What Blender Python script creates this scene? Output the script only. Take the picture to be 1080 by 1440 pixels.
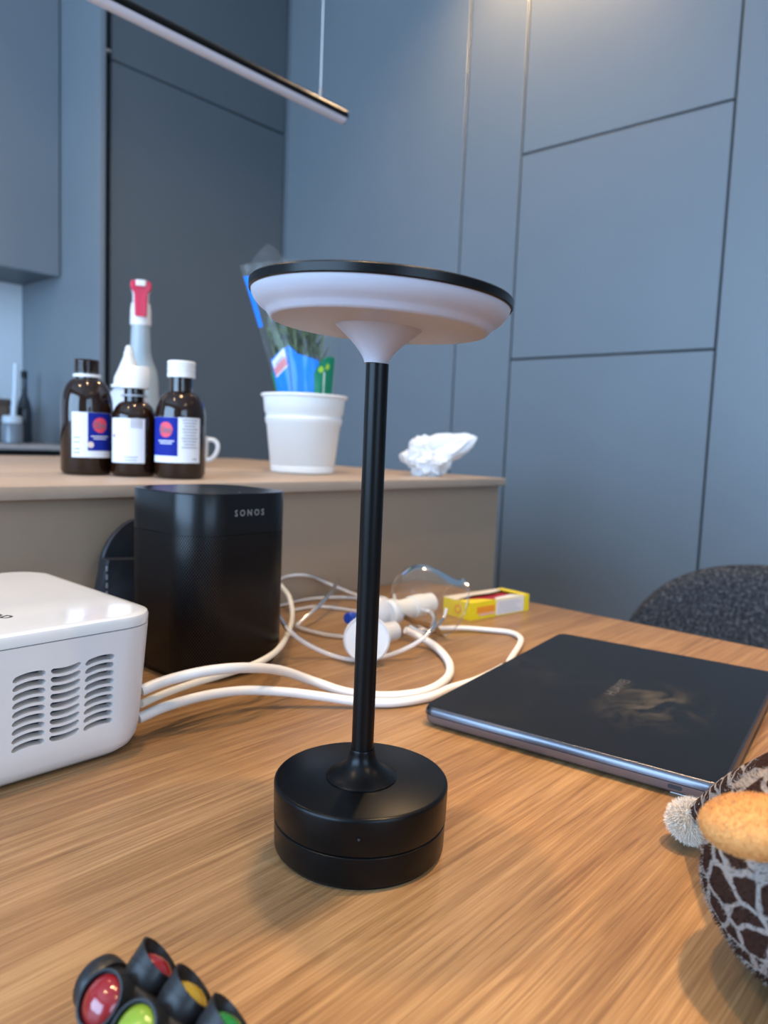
import bpy, bmesh, math, random
from mathutils import Vector, Matrix, noise
random.seed(7)
R = math.radians
for o in list(bpy.data.objects): bpy.data.objects.remove(o)
scene = bpy.context.scene
COL = scene.collection

# ------------------------------------------------------------------ camera
T = 0.75                    # table top above the floor
CH = 0.228                  # camera above the table top
FPX = 1038.0
down = Vector((96.2-540, 11650-720, FPX)).normalized()
aax = Vector((1475.5-540, 659.4-720, FPX)); aax = (aax - down*aax.dot(down)).normalized()
bax = down.cross(aax)
if bax.z < 0: bax = -bax
MW = Matrix((aax, bax, -down))          # camera coords (right, down, forward) -> world
CAM = Vector((0, 0, T+CH))
right, dwn, fwd = MW.col[0], MW.col[1], MW.col[2]
cd = bpy.data.cameras.new('camera'); cam = bpy.data.objects.new('camera', cd); COL.objects.link(cam)
cd.sensor_fit = 'HORIZONTAL'; cd.sensor_width = 36; cd.lens = 36*FPX/1080
cd.clip_start = .01
m4 = Matrix((right, -dwn, -fwd)).transposed().to_4x4(); m4.translation = CAM
cam.matrix_world = m4
cd.dof.use_dof = True; cd.dof.focus_distance = .43; cd.dof.aperture_fstop = 11.0
scene.camera = cam

def ray(x, y): return MW @ Vector((x-540, y-720, FPX))
def atz(x, y, z=0.0):                     # point on the height z above the table
    r = ray(x, y); return CAM + r*((T+z-CAM.z)/r.z)
def ata(x, y, a): r = ray(x, y); return CAM + r*(a/r.x)
def atb(x, y, b): r = ray(x, y); return CAM + r*(b/r.y)
RV = Vector((right.x, right.y, 0)).normalized()     # horizontal direction to the right of the view

# ------------------------------------------------------------------ world, lights, exposure
vs = scene.view_settings
vs.view_transform = 'Standard'; vs.look = 'None'; vs.gamma = 1; vs.use_curve_mapping = False
vs.exposure = 0.0
w = bpy.data.worlds.new('world'); scene.world = w; w.use_nodes = True
bg = w.node_tree.nodes['Background']; bg.inputs[0].default_value = (.50, .70, 1, 1); bg.inputs[1].default_value = 1.2
RX0, RX1, RY0, RY1, RH = -2.3, 2.007, -2.4, 3.006, 2.76
def area(name, loc, direction, sx, sy, power, color):
    l = bpy.data.lights.new(name, 'AREA'); l.shape = 'RECTANGLE'; l.size = sx; l.size_y = sy
    l.energy = power; l.color = color
    o = bpy.data.objects.new(name, l); COL.objects.link(o); o.location = loc
    o.rotation_euler = Vector(direction).to_track_quat('-Z', 'Y').to_euler()
    return o
area('daylight_window', (RX0+.06, .75, 1.62), (1, 0, -.06), 2.5, 1.45, 140, (.42, .67, 1.0))
area('daylight_window_back', (-.55, RY0+.06, 1.62), (0, 1, -.08), 1.5, 1.4, 34, (.46, .70, 1.0))

# ------------------------------------------------------------------ materials
MATS = {}
def mat(name, col, rough=.5, metal=0, spec=.5, var=.0, vscale=40, bump=0, bscale=200, trans=0, coat=0, sss=0, stretch=(1,1,1), emit=None, ior=1.45):
    if name in MATS: return MATS[name]
    m = bpy.data.materials.new(name); m.use_nodes = True; MATS[name] = m
    nt = m.node_tree; b = nt.nodes['Principled BSDF']
    b.inputs['Base Color'].default_value = (*col, 1)
    b.inputs['Roughness'].default_value = rough; b.inputs['Metallic'].default_value = metal
    b.inputs['Specular IOR Level'].default_value = spec
    b.inputs['Transmission Weight'].default_value = trans; b.inputs['IOR'].default_value = ior
    b.inputs['Coat Weight'].default_value = coat
    if sss:
        b.inputs['Subsurface Weight'].default_value = sss; b.inputs['Subsurface Radius'].default_value = (.01, .01, .01)
    if emit:
        b.inputs['Emission Color'].default_value = (*emit[0], 1); b.inputs['Emission Strength'].default_value = emit[1]
    tc = nt.nodes.new('ShaderNodeTexCoord'); mp = nt.nodes.new('ShaderNodeMapping'); mp.inputs['Scale'].default_value = stretch
    nt.links.new(tc.outputs['Object'], mp.inputs['Vector'])
    if var:
        n = nt.nodes.new('ShaderNodeTexNoise'); n.inputs['Scale'].default_value = vscale; n.inputs['Detail'].default_value = 4
        nt.links.new(mp.outputs[0], n.inputs['Vector'])
        r = nt.nodes.new('ShaderNodeMapRange'); r.inputs['From Min'].default_value = .25; r.inputs['From Max'].default_value = .75
        r.inputs['To Min'].default_value = 1-var; r.inputs['To Max'].default_value = 1+var
        nt.links.new(n.outputs['Fac'], r.inputs['Value'])
        mx = nt.nodes.new('ShaderNodeVectorMath'); mx.operation = 'SCALE'; mx.inputs[0].default_value = col
        nt.links.new(r.outputs[0], mx.inputs['Scale']); nt.links.new(mx.outputs[0], b.inputs['Base Color'])
    if bump:
        n2 = nt.nodes.new('ShaderNodeTexNoise'); n2.inputs['Scale'].default_value = bscale; n2.inputs['Detail'].default_value = 3
        nt.links.new(mp.outputs[0], n2.inputs['Vector'])
        bp = nt.nodes.new('ShaderNodeBump'); bp.inputs['Strength'].default_value = bump; bp.inputs['Distance'].default_value = .002
        nt.links.new(n2.outputs['Fac'], bp.inputs['Height']); nt.links.new(bp.outputs[0], b.inputs['Normal'])
    return m

def ramp_mat(name, build, rough=.5, spec=.5):
    m = bpy.data.materials.new(name); m.use_nodes = True; MATS[name] = m
    b = m.node_tree.nodes['Principled BSDF']; b.inputs['Roughness'].default_value = rough; b.inputs['Specular IOR Level'].default_value = spec
    build(m.node_tree, b); return m

def wood_mat(name, c0, c1, c2, rough, grain=1.0):
    def bld(nt, b):
        N, L = nt.nodes.new, nt.links.new
        tc = N('ShaderNodeTexCoord')
        def nz(scale, st, det, dist=0):
            mp = N('ShaderNodeMapping'); mp.inputs['Scale'].default_value = st; L(tc.outputs['Object'], mp.inputs[0])
            n = N('ShaderNodeTexNoise'); n.inputs['Scale'].default_value = scale; n.inputs['Detail'].default_value = det; n.inputs['Distortion'].default_value = dist
            L(mp.outputs[0], n.inputs['Vector']); return n.outputs['Fac']
        broad = nz(1, (1.6, 22, 4), 4, .6); fine = nz(1, (7, 260, 40), 4); pores = nz(1, (26, 900, 60), 2)
        a = N('ShaderNodeMath'); a.operation = 'MULTIPLY_ADD'; L(fine, a.inputs[0]); a.inputs[1].default_value = 1.0*grain
        L(broad, a.inputs[2])
        a2 = N('ShaderNodeMath'); a2.operation = 'MULTIPLY_ADD'; L(pores, a2.inputs[0]); a2.inputs[1].default_value = .55*grain; L(a.outputs[0], a2.inputs[2])
        ln_ = nz(1, (1.1, 44, 4), 4, .7); d_ = N('ShaderNodeMath'); d_.operation = 'PINGPONG'; d_.inputs[1].default_value = .045; L(ln_, d_.inputs[0])
        lm_ = N('ShaderNodeMapRange'); lm_.inputs['From Min'].default_value = 0; lm_.inputs['From Max'].default_value = .020; lm_.inputs['To Min'].default_value = -.11*grain; lm_.inputs['To Max'].default_value = .03*grain; L(d_.outputs[0], lm_.inputs['Value'])
        a3 = N('ShaderNodeMath'); L(a2.outputs[0], a3.inputs[0]); L(lm_.outputs[0], a3.inputs[1]); a2 = a3
        cr = N('ShaderNodeValToRGB'); e = cr.color_ramp.elements
        mid = .5+.5*grain+.275*grain
        sc = N('ShaderNodeMapRange'); sc.inputs['From Min'].default_value = mid-.33; sc.inputs['From Max'].default_value = mid+.33
        L(a2.outputs[0], sc.inputs['Value'])
        e[0].position = 0; e[0].color = (*c0, 1); e[1].position = 1; e[1].color = (*c2, 1)
        k = e.new(.5); k.color = (*c1, 1)
        L(sc.outputs[0], cr.inputs[0]); L(cr.outputs[0], b.inputs['Base Color'])
        bp = N('ShaderNodeBump'); bp.inputs['Strength'].default_value = .12; bp.inputs['Distance'].default_value = .001
        L(a2.outputs[0], bp.inputs['Height']); L(bp.outputs[0], b.inputs['Normal'])
    return ramp_mat(name, bld, rough)

def clear_mat(name, tint, body=.12, rough=.06, fres=1.35, bump=0, bscale=60, edge=0):
    """thin clear plastic: transparent film with a fresnel gloss and a little milky scatter"""
    m = bpy.data.materials.new(name); m.use_nodes = True; MATS[name] = m
    nt = m.node_tree; nt.nodes.clear(); N, L = nt.nodes.new, nt.links.new
    out = N('ShaderNodeOutputMaterial'); tr = N('ShaderNodeBsdfTransparent'); tr.inputs[0].default_value = (*tint, 1)
    gl = N('ShaderNodeBsdfGlossy'); gl.inputs['Roughness'].default_value = rough
    df = N('ShaderNodeBsdfDiffuse'); df.inputs[0].default_value = (.85, .85, .85, 1)
    fr = N('ShaderNodeFresnel'); fr.inputs[0].default_value = fres
    m1 = N('ShaderNodeMixShader'); m1.inputs[0].default_value = body; L(tr.outputs[0], m1.inputs[1]); L(df.outputs[0], m1.inputs[2])
    if edge:      # thicker material seen edge-on
        lw_ = N('ShaderNodeLayerWeight'); lw_.inputs[0].default_value = .5; pw = N('ShaderNodeMath'); pw.operation = 'POWER'; pw.inputs[1].default_value = 4; L(lw_.outputs['Facing'], pw.inputs[0])
        ma = N('ShaderNodeMath'); ma.operation = 'MULTIPLY_ADD'; ma.inputs[1].default_value = edge; ma.inputs[2].default_value = body; L(pw.outputs[0], ma.inputs[0]); L(ma.outputs[0], m1.inputs[0])
    m2 = N('ShaderNodeMixShader'); L(fr.outputs[0], m2.inputs[0]); L(m1.outputs[0], m2.inputs[1]); L(gl.outputs[0], m2.inputs[2])
    L(m2.outputs[0], out.inputs[0])
    if bump:
        tc = N('ShaderNodeTexCoord'); n = N('ShaderNodeTexNoise'); n.inputs['Scale'].default_value = bscale; L(tc.outputs['Object'], n.inputs['Vector'])
        bp = N('ShaderNodeBump'); bp.inputs['Strength'].default_value = bump; bp.inputs['Distance'].default_value = .01
        L(n.outputs['Fac'], bp.inputs['Height'])
        for s in (gl, df, fr): L(bp.outputs[0], s.inputs['Normal'])
    return m

OAK = wood_mat('oak_table', (.165, .080, .032), (.275, .152, .063), (.40, .240, .110), .42)
PALE = wood_mat('pale_laminate', (.40, .30, .225), (.46, .36, .275), (.52, .42, .33), .5, .5)
FRONT = mat('grey_lacquer', (.205, .232, .255), .42, var=.03, vscale=3, bump=.03, bscale=900)
FRONT_SHADE = mat('shaded_grey_lacquer', (.110, .130, .145), .45, var=.03, vscale=3, bump=.03, bscale=900)  # same grey lacquer, darkened to carry the shade of faces turned from the window
TAUPE = mat('taupe_laminate', (.345, .255, .178), .45, var=.04, vscale=5)
GAP = mat('dark_recess', (.02, .022, .026), .6)
PLASTER = mat('white_plaster', (.72, .72, .70), .8, var=.02, vscale=6, bump=.1)
FLOORM = wood_mat('floor_oak', (.16, .11, .075), (.22, .155, .105), (.28, .2, .14), .45)
WHITEP = mat('white_plastic', (.80, .76, .73), .32, var=.015, vscale=20)
WHITEG = mat('white_gloss_plastic', (.82, .80, .76), .12, var=.015, vscale=20, coat=.4)
BLACKS = mat('black_satin_metal', (.003, .003, .0032), .30, spec=.22, bump=.02, bscale=1500)
BLACKP = mat('black_plastic', (.004, .004, .0045), .4, spec=.3)
STEEL = mat('brushed_steel', (.55, .55, .55), .35, metal=1)

# ------------------------------------------------------------------ mesh helpers
def add(name, me, m, parent=None, smooth=40):
    o = bpy.data.objects.new(name, me); COL.objects.link(o)
    for k in (m if isinstance(m, (list, tuple)) else [m]): me.materials.append(k)
    if smooth:
        me.polygons.foreach_set('use_smooth', [True]*len(me.polygons)); me.set_sharp_from_angle(angle=R(smooth))
    if parent: o.parent = parent
    return o
def mesh(vs, fs):
    me = bpy.data.meshes.new('mesh'); me.from_pydata([tuple(v) for v in vs], [], fs); me.update(); return me
def frombm(bm, recalc=True):
    if recalc: bmesh.ops.recalc_face_normals(bm, faces=bm.faces)
    me = bpy.data.meshes.new('mesh'); bm.to_mesh(me); bm.free(); return me
def box(x0, x1, y0, y1, z0, z1, bev=0, seg=2):
    bm = bmesh.new(); bmesh.ops.create_cube(bm, size=1)
    for v in bm.verts: v.co = Vector(((x0+x1)/2+v.co.x*(x1-x0), (y0+y1)/2+v.co.y*(y1-y0), (z0+z1)/2+v.co.z*(z1-z0)))
    if bev: bmesh.ops.bevel(bm, geom=bm.edges[:], offset=bev, segments=seg, affect='EDGES', profile=.5)
    return frombm(bm)
def lathe(prof, n=48, wob=None):
    vs, fs = [], []
    idx = []
    for (r, z) in prof:
        if r < 1e-6: idx.append([len(vs)]); vs.append((0, 0, z))
        else:
            row = []
            for k in range(n):
                t = 2*math.pi*k/n; rr = r*(wob(t, z) if wob else 1)
                row.append(len(vs)); vs.append((rr*math.cos(t), rr*math.sin(t), z))
            idx.append(row)
    for a, b in zip(idx, idx[1:]):
        if len(a) == 1 and len(b) == 1: continue
        for k in range(n):
            k2 = (k+1) % n
            if len(a) == 1: fs.append((a[0], b[k], b[k2]))
            elif len(b) == 1: fs.append((a[k], b[0], a[k2]))
            else: fs.append((a[k], b[k], b[k2], a[k2]))
    bm = bmesh.new(); me = mesh(vs, fs); bm.from_mesh(me); return frombm(bm)
def catmull(P, sub=8):
    P = [Vector(p) for p in P]; Q = [2*P[0]-P[1]] + P + [2*P[-1]-P[-2]]; out = []
    for i in range(1, len(Q)-2):
        p0, p1, p2, p3 = Q[i-1:i+3]
        for s in range(sub):
            t = s/sub
            out.append(.5*((2*p1)+(p2-p0)*t+(2*p0-5*p1+4*p2-p3)*t*t+(3*p1-p0-3*p2+p3)*t**3))
    out.append(P[-1]); return out
def tube(P, r, n=10, sub=8, flat=1.0, curve=True):
    C = catmull(P, sub) if curve else [Vector(p) for p in P]
    vs, fs = [], []; up = None
    for i, p in enumerate(C):
        t = (C[min(i+1, len(C)-1)]-C[max(i-1, 0)]).normalized()
        if up is None:
            up = Vector((0, 0, 1)) if abs(t.z) < .9 else Vector((1, 0, 0))
        s = t.cross(up).normalized(); up = s.cross(t).normalized()
        rr = r(i/(len(C)-1)) if callable(r) else r
        for k in range(n):
            a = 2*math.pi*k/n; vs.append(p + s*math.cos(a)*rr + up*math.sin(a)*rr*flat)
    for i in range(len(C)-1):
        for k in range(n):
            k2 = (k+1) % n; fs.append((i*n+k, i*n+k2, (i+1)*n+k2, (i+1)*n+k))
    fs.append(tuple(range(n))[::-1]); fs.append(tuple(range((len(C)-1)*n, len(C)*n)))
    return mesh(vs, fs)
def rrect(hx, hy, r, n=8):
    pts = []
    for cx, cy, a0 in ((hx-r, hy-r, 0), (-hx+r, hy-r, 90), (-hx+r, -hy+r, 180), (hx-r, -hy+r, 270)):
        for k in range(n+1):
            a = R(a0+90*k/n); pts.append((cx+r*math.cos(a), cy+r*math.sin(a)))
    return pts
def loft(rings, cap0=True, cap1=True):
    n = len(rings[0]); vs = [v for r_ in rings for v in r_]; fs = []
    for i in range(len(rings)-1):
        for k in range(n):
            k2 = (k+1) % n; fs.append((i*n+k, i*n+k2, (i+1)*n+k2, (i+1)*n+k))
    if cap0: fs.append(tuple(range(n))[::-1])
    if cap1: fs.append(tuple(range((len(rings)-1)*n, len(rings)*n)))
    return mesh(vs, fs)
def textmesh(s, size, align='CENTER', bold=0.0, extr=0.0, res=2):
    c = bpy.data.curves.new('t', 'FONT'); c.body = s; c.size = size; c.align_x = align; c.align_y = 'CENTER'; c.offset = bold; c.extrude = extr; c.resolution_u = res
    o = bpy.data.objects.new('t', c); COL.objects.link(o)
    dg = bpy.context.evaluated_depsgraph_get(); me = bpy.data.meshes.new_from_object(o.evaluated_get(dg))
    bpy.data.objects.remove(o); bpy.data.curves.remove(c); return me
def xform(me, M): me.transform(M); return me
def empty(name, loc, rz=0):
    o = bpy.data.objects.new(name, None); COL.objects.link(o); o.location = loc; o.rotation_euler = (0, 0, rz); o.empty_display_size = .05; return o
def tag(o, label=None, cat=None, group=None, kind=None):
    if label: o['label'] = label
    if cat: o['category'] = cat
    if group: o['group'] = group
    if kind: o['kind'] = kind
    return o
def struct(name, me, m, smooth=40): return tag(add(name, me, m, None, smooth), kind='structure')
def join(meshes):
    bm = bmesh.new()
    for me in meshes: bm.from_mesh(me)
    return frombm(bm, False)

# ------------------------------------------------------------------ the room
struct('floor', box(RX0-.15, RX1+.1, RY0-.15, RY1+.15, -.06, 0), FLOORM)
struct('ceiling', box(RX0-.15, RX1+.1, RY0-.15, RY1+.15, RH, RH+.06), PLASTER)
WR = struct('wall_right', box(RX1+.018, RX1+.1, RY0-.15, RY1+.15, 0, RH), GAP)
Z1, Z2 = T+.501, T+1.119
g = .003
for b0, b1, z0, z1 in ((-2.4, -.85, 0, RH), (-.85, -.10, 0, RH), (-.10, .670, 0, RH), (.670, 1.290, 0, Z1), (.670, 1.290, Z1, Z2), (.670, 1.290, Z2, RH),
                       (1.290, 1.508, 0, RH), (1.508, 2.396, 0, RH), (2.396, 2.44, 0, RH)):
    add('panel', box(RX1, RX1+.018, b0+g, b1-g, z0+(g if z0 else 0), z1-(g if z1 < RH else 0), .0012, 1), FRONT, WR)
struct('wall_back', box(RX0-.15, RX1+.018, RY1, RY1+.15, 0, RH), PLASTER)
WIN = (-.6, 2.1, .9, 2.35)
WL = struct('wall_left', join([box(RX0-.15, RX0, RY0-.15, WIN[0], 0, RH), box(RX0-.15, RX0, WIN[1], RY1, 0, RH),
                          box(RX0-.15, RX0, WIN[0], WIN[1], 0, WIN[2]), box(RX0-.15, RX0, WIN[0], WIN[1], WIN[3], RH)]), PLASTER, 0)
WIN2 = (-1.4, .3, .9, 2.35)
struct('wall_front', join([box(RX0, WIN2[0], RY0-.15, RY0, 0, RH), box(WIN2[1], RX1+.018, RY0-.15, RY0, 0, RH),
                           box(WIN2[0], WIN2[1], RY0-.15, RY0, 0, WIN2[2]), box(WIN2[0], WIN2[1], RY0-.15, RY0, WIN2[3], RH)]), PLASTER, 0)
def window(name, along_y, lo, hi, z0, z1, pos):
    def bx(u0, u1, w0, w1, t0, t1, bev=.004):
        return box(pos+t0, pos+t1, u0, u1, w0, w1, bev) if along_y else box(u0, u1, pos+t0, pos+t1, w0, w1, bev)
    mid = (lo+hi)/2; fw = .06
    wroot = struct(name, join([bx(lo, lo+fw, z0, z1, -.11, -.05), bx(hi-fw, hi, z0, z1, -.11, -.05), bx(lo, hi, z0, z0+fw, -.11, -.05), bx(lo, hi, z1-fw, z1, -.11, -.05), bx(mid-.03, mid+.03, z0, z1, -.11, -.05)]), WHITEP)
    for u0, u1 in ((lo+fw, mid-.03), (mid+.03, hi-fw)):
        add('pane', bx(u0, u1, z0+fw, z1-fw, -.083, -.077, 0), CLEARG, wroot)
CLEARG = clear_mat('window_glass', (.97, .98, 1), 0, .0, 1.45)
window('window_1', True, *WIN, RX0); window('window_2', False, *WIN2, RY0)

# kitchen run behind the island
KX = 1.2145; KF = 2.40; WZ = .921
SPL = mat('pale_splashback', (.84, .86, .88), .18, var=.04, vscale=4)
struct('trim_1', box(-1.2, KX-.002, RY1-.012, RY1, WZ+.002, T+.77), SPL)      # splashback
KB = empty('base_cabinet', (0, KF+.01, 0)); tag(KB, 'grey kitchen base cabinet run under the far worktop beside the tall cabinet', 'cabinet')
add('body', box(-1.2, KX-.004, .03, .588, .1, .86), GAP, KB)
for k in range(4):
    x0 = -1.2+k*.602; add('door', box(x0+.003, x0+.599, .0, .028, .1, .82, .001, 1), FRONT_SHADE, KB)
add('plinth', box(-1.2, KX-.004, .06, .58, 0, .1), GAP, KB)
tag(add('kitchen_worktop', box(-1.2, KX-.003, KF-.01, RY1-.013, WZ-.014, WZ, .002), mat('grey_worktop', (.42, .43, .45), .35, var=.05, vscale=120)), 'light grey far kitchen worktop below the wall cabinet', 'worktop')
# support under the worktop: recessed rail
add('handle_rail', box(-1.2, KX-.004, .03, .588, .86, WZ-.0145), GAP, KB)
WC = empty('wall_cabinet', (0, 0, 0)); tag(WC, 'grey wall cabinet with flat doors above the pale splashback', 'cabinet')
add('body', box(-1.2, KX-.003, 2.69, RY1, T+.769, RH-.001), FRONT_SHADE, WC)
for x0, x1 in ((-1.2, -.6), (-.6, .0), (.0, .6), (.6, KX-.004)):
    add('door', box(x0+.0015, x1-.0015, 2.668, 2.688, T+.764, RH-.004, .001, 1), FRONT, WC)
TC = empty('tall_cabinet', (0, 0, 0)); tag(TC, 'tall grey floor to ceiling cabinet with a high horizontal joint in the corner', 'cabinet')
add('side_panel', box(KX, KX+.02, KF-.012, RY1, 0, RH-.001, .0015, 1), FRONT, TC)
add('body', box(KX+.02, RX1-.002, KF+.04, RY1-.002, .0, RH-.001), GAP, TC)
add('lower_door', box(KX+.048, RX1-.006, KF+.005, KF+.035, .1, T+1.436, .0015, 1), FRONT_SHADE, TC)
add('upper_door', box(KX+.048, RX1-.006, KF+.005, KF+.035, T+1.442, RH-.004, .0015, 1), FRONT_SHADE, TC)
add('hinge_bracket', box(KX+.021, KX+.05, KF+.01, KF+.04, T+1.46, T+1.47, .001, 1), STEEL, TC)

# island and its worktop
IZ = T+.169; IB0, IB1, IA1 = .762, 1.60, 1.196
IS = empty('kitchen_island', (0, 0, 0)); tag(IS, 'taupe kitchen island standing behind the oak table', 'island')
add('front_panel', box(-.9, IA1-.004, .775, .794, 0, IZ-.0145, .001, 1), TAUPE, IS)
add('end_panel', box(IA1-.023, IA1-.004, .795, 1.59, 0, IZ-.0145, .001, 1), TAUPE, IS)
add('carcass', box(-.9, IA1-.024, .795, 1.59, 0, IZ-.0145), FRONT_SHADE, IS)
tag(add('island_worktop', box(-.92, IA1, IB0, IB1, IZ-.0142, IZ, .0012, 2), PALE), 'thin pale beige laminate worktop on the taupe island', 'worktop')

# ceiling downlights (lit, warm)
WARM = (1.0, .66, .34)
def downlight(x, y, power, label, cone):
    d = empty('ceiling_downlight', (x, y, RH)); tag(d, label, 'downlight', 'warm ceiling downlights')
    add('ring', lathe([(.034, 0), (.046, 0), (.046, -.004), (.036, -.006), (.033, -.001), (.034, 0)], 40), WHITEP, d)
    add('lamp', lathe([(0, -.0012), (.032, -.0012), (.032, -.0002), (0, -.0002)], 32), mat('lamp_glow', (1, .9, .7), .5, emit=((1, .72, .42), 22)), d)
    l = bpy.data.lights.new('downlight_spot', 'SPOT'); l.energy = power; l.color = WARM; l.spot_size = R(cone); l.spot_blend = .9; l.shadow_soft_size = .04
    o = bpy.data.objects.new('downlight_spot', l); COL.objects.link(o); o.parent = d; o.location = (0, 0, -.02)
for x, y, p, cone in ((1.88, 1.22, 66, 125), (1.7, -.9, 20, 125), (.64, -.02, 205, 38), (.32, .48, 72, 90), (.3, -1.3, 55, 125), (-.7, .7, 34, 125), (.55, 1.85, 26, 125)):
    downlight(x, y, p, 'small round warm white ceiling downlight in a white ring', cone)

# linear pendant over the island
PE = atb(483, 165, 1.05); PZ = PE.z; PR = .0132
PL = empty('linear_pendant', (PE.x, 1.05, PZ)); tag(PL, 'slim black linear pendant lamp with a pale diffuser hanging above the island', 'pendant lamp')
LEN = 1.25
def halftube(r, a0, a1, x0, x1):
    ring = [(r*math.cos(R(a0+(a1-a0)*k/14)), r*math.sin(R(a0+(a1-a0)*k/14))) for k in range(15)]
    return loft([[(x, p[0], p[1]) for p in ring] for x in (x0, x1)])
add('housing', halftube(PR, -22, 202, -LEN, 0), BLACKS, PL)
add('diffuser', halftube(PR-.0006, 203, 337, -LEN+.001, -.0015), mat('opal_diffuser', (.70, .69, .76), .35, trans=.0, sss=.2), PL)
add('end_cap', xform(lathe([(0, .0015), (PR*.9, .0015), (PR, .0005), (PR, 0), (0, 0)], 28), Matrix.Rotation(R(90), 4, 'Y')), mat('grey_cap', (.2, .2, .22), .4), PL)
for xx in (-.06, -LEN+.06):
    add('suspension_cable', tube([(xx, 0, PR), (xx, 0, RH-PZ)], .0012, 8, curve=False), mat('cable_grey', (.75, .75, .75), .4), PL)
    add('cable_grip', xform(lathe([(0, 0), (.003, 0), (.003, .012), (.0015, .016), (0, .016)], 16), Matrix.Translation((xx, 0, PR-.001))), STEEL, PL)
    add('ceiling_cup', xform(lathe([(0, 0), (.02, 0), (.02, -.02), (0, -.02)], 24), Matrix.Translation((xx, 0, RH-PZ))), BLACKP, PL)

# ------------------------------------------------------------------ dining table and chair
DT = empty('dining_table', (0, 0, 0)); tag(DT, 'oak veneer dining table pushed against the taupe island', 'table')
add('table_top', box(-.8, .955, -.12, .771, T-.032, T, .0015, 2), OAK, DT)
for x, y in ((-.72, -.05), (-.72, .70), (.87, -.05), (.87, .70)):
    add('leg', box(x-.03, x+.03, y-.03, y+.03, 0, T-.032, .003), OAK, DT)
add('apron', box(-.69, .84, -.06, -.04, T-.10, T-.032), OAK, DT); add('apron', box(-.69, .84, .69, .71, T-.10, T-.032), OAK, DT)

def chair():
    c = empty('dining_chair', (1.36, .24, 0)); tag(c, 'dark grey tweed upholstered chair at the end of the oak table', 'chair')
    def bld(nt, b):
        N, L = nt.nodes.new, nt.links.new; tc = N('ShaderNodeTexCoord')
        n = N('ShaderNodeTexNoise'); n.inputs['Scale'].default_value = 190; n.inputs['Detail'].default_value = 5; n.inputs['Roughness'].default_value = .7; L(tc.outputs['Object'], n.inputs['Vector'])
        cr = N('ShaderNodeValToRGB'); e = cr.color_ramp.elements; e[0].position = .36; e[0].color = (.018, .019, .022, 1); e[1].position = .72; e[1].color = (.17, .165, .165, 1)
        k = e.new(.52); k.color = (.05, .051, .056, 1)
        L(n.outputs['Fac'], cr.inputs[0]); L(cr.outputs[0], b.inputs['Base Color'])
        bp = N('ShaderNodeBump'); bp.inputs['Strength'].default_value = .5; bp.inputs['Distance'].default_value = .003; L(n.outputs['Fac'], bp.inputs['Height']); L(bp.outputs[0], b.inputs['Normal'])
    TW = ramp_mat('tweed', bld, .95, .1)
    HW = .33; top = T+.041; bot = .43
    def surf(u, v):           # u -1..1 across, v 0..1 up
        du = abs(u); zt = top - .24*(1-(1-du**4.2)**(1/2.0))
        z = bot + (zt-bot)*v; y = u*HW*(.80+.20*min(1, v*1.6)); x = .055*v - .13*du**2.2
        return Vector((x, y, z))
    nu, nv = 48, 16; th = .035
    vs, fs = [], []
    for side in (0, 1):
        for j in range(nv+1):
            for i in range(nu+1):
                u = -1+2*i/nu; v = j/nv; p = surf(u, v)
                edge = min(1, (1-abs(u))/.08)*min(1, (1-v)/.06+.0)
                t = th*(math.sqrt(max(0, 1-(1-max(0, edge))**2))*.9+.1)
                vs.append(p + Vector((-t/2 if side == 0 else t/2, 0, 0)))
    n1 = (nu+1)*(nv+1)
    for s in (0, 1):
        for j in range(nv):
            for i in range(nu):
                q = (s*n1+j*(nu+1)+i, s*n1+j*(nu+1)+i+1, s*n1+(j+1)*(nu+1)+i+1, s*n1+(j+1)*(nu+1)+i); fs.append(q if s else q[::-1])
    border = [i for i in range(nu+1)] + [j*(nu+1)+nu for j in range(1, nv+1)] + [nv*(nu+1)+i for i in range(nu-1, -1, -1)] + [j*(nu+1) for j in range(nv-1, 0, -1)]
    for k in range(len(border)):
        a, b = border[k], border[(k+1) % len(border)]; fs.append((a, b, b+n1, a+n1))
    bm = bmesh.new(); bm.from_mesh(mesh(vs, fs)); add('backrest', frombm(bm), TW, c, 60)
    st = [[(x*s-.20, y*s, z) for x, y in rrect(.19, .235, .09)] for s, z in ((.93, .40), (1, .415), (1, .45), (.97, .47), (.9, .478))]
    add('seat', loft(st), TW, c)
    for sx in (-.34, -.06):
        for sy in (-.17, .17):
            add('leg', tube([(sx+(.02 if sx > -.2 else -.02), sy*1.15, .0), (sx, sy, .41)], .012, 12, curve=False), BLACKP, c)
    return c
chair()

# ------------------------------------------------------------------ the table lamp
LP = atz(504.5, 1184)
LM = empty('table_lamp', (LP.x, LP.y, T)); tag(LM, 'black metal table lamp with a flat round head and stepped frosted diffuser', 'lamp')
add('foot_pad', lathe([(0, 0), (.0455, 0), (.0455, .0016), (0, .0016)], 72), BLACKP, LM)
add('base_lower', lathe([(0, .0014), (.0462, .0014), (.0474, .0020), (.0480, .0032), (.0484, .0178), (.0478, .0184), (.0466, .0186), (0, .0186)], 96), BLACKS, LM)
add('base_upper', lathe([(0, .0188), (.0468, .0188), (.0482, .0190), (.0486, .0196), (.0490, .0368), (.0488, .0382), (.0482, .0390), (.0470, .0394), (0, .0394)], 96), BLACKS, LM)
flare = [(.0200, .0394), (.0200, .0400)] + [(.0072+.0126*(1-t)**2.4, .0402+.0150*t) for t in [k/14 for k in range(15)]] + [(.0069, .0560), (0, .0560)]
add('collar', lathe([(0, .0394)]+flare, 64), BLACKS, LM)
add('pinhole', xform(lathe([(0, 0), (.0007, 0), (.0007, .0004), (0, .0004)], 12), Matrix.Rotation(math.atan2(-LP.y, -LP.x), 4, 'Z') @ Matrix.Translation((.0490, 0, .029)) @ Matrix.Rotation(R(90), 4, 'Y')), GAP, LM)
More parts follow.
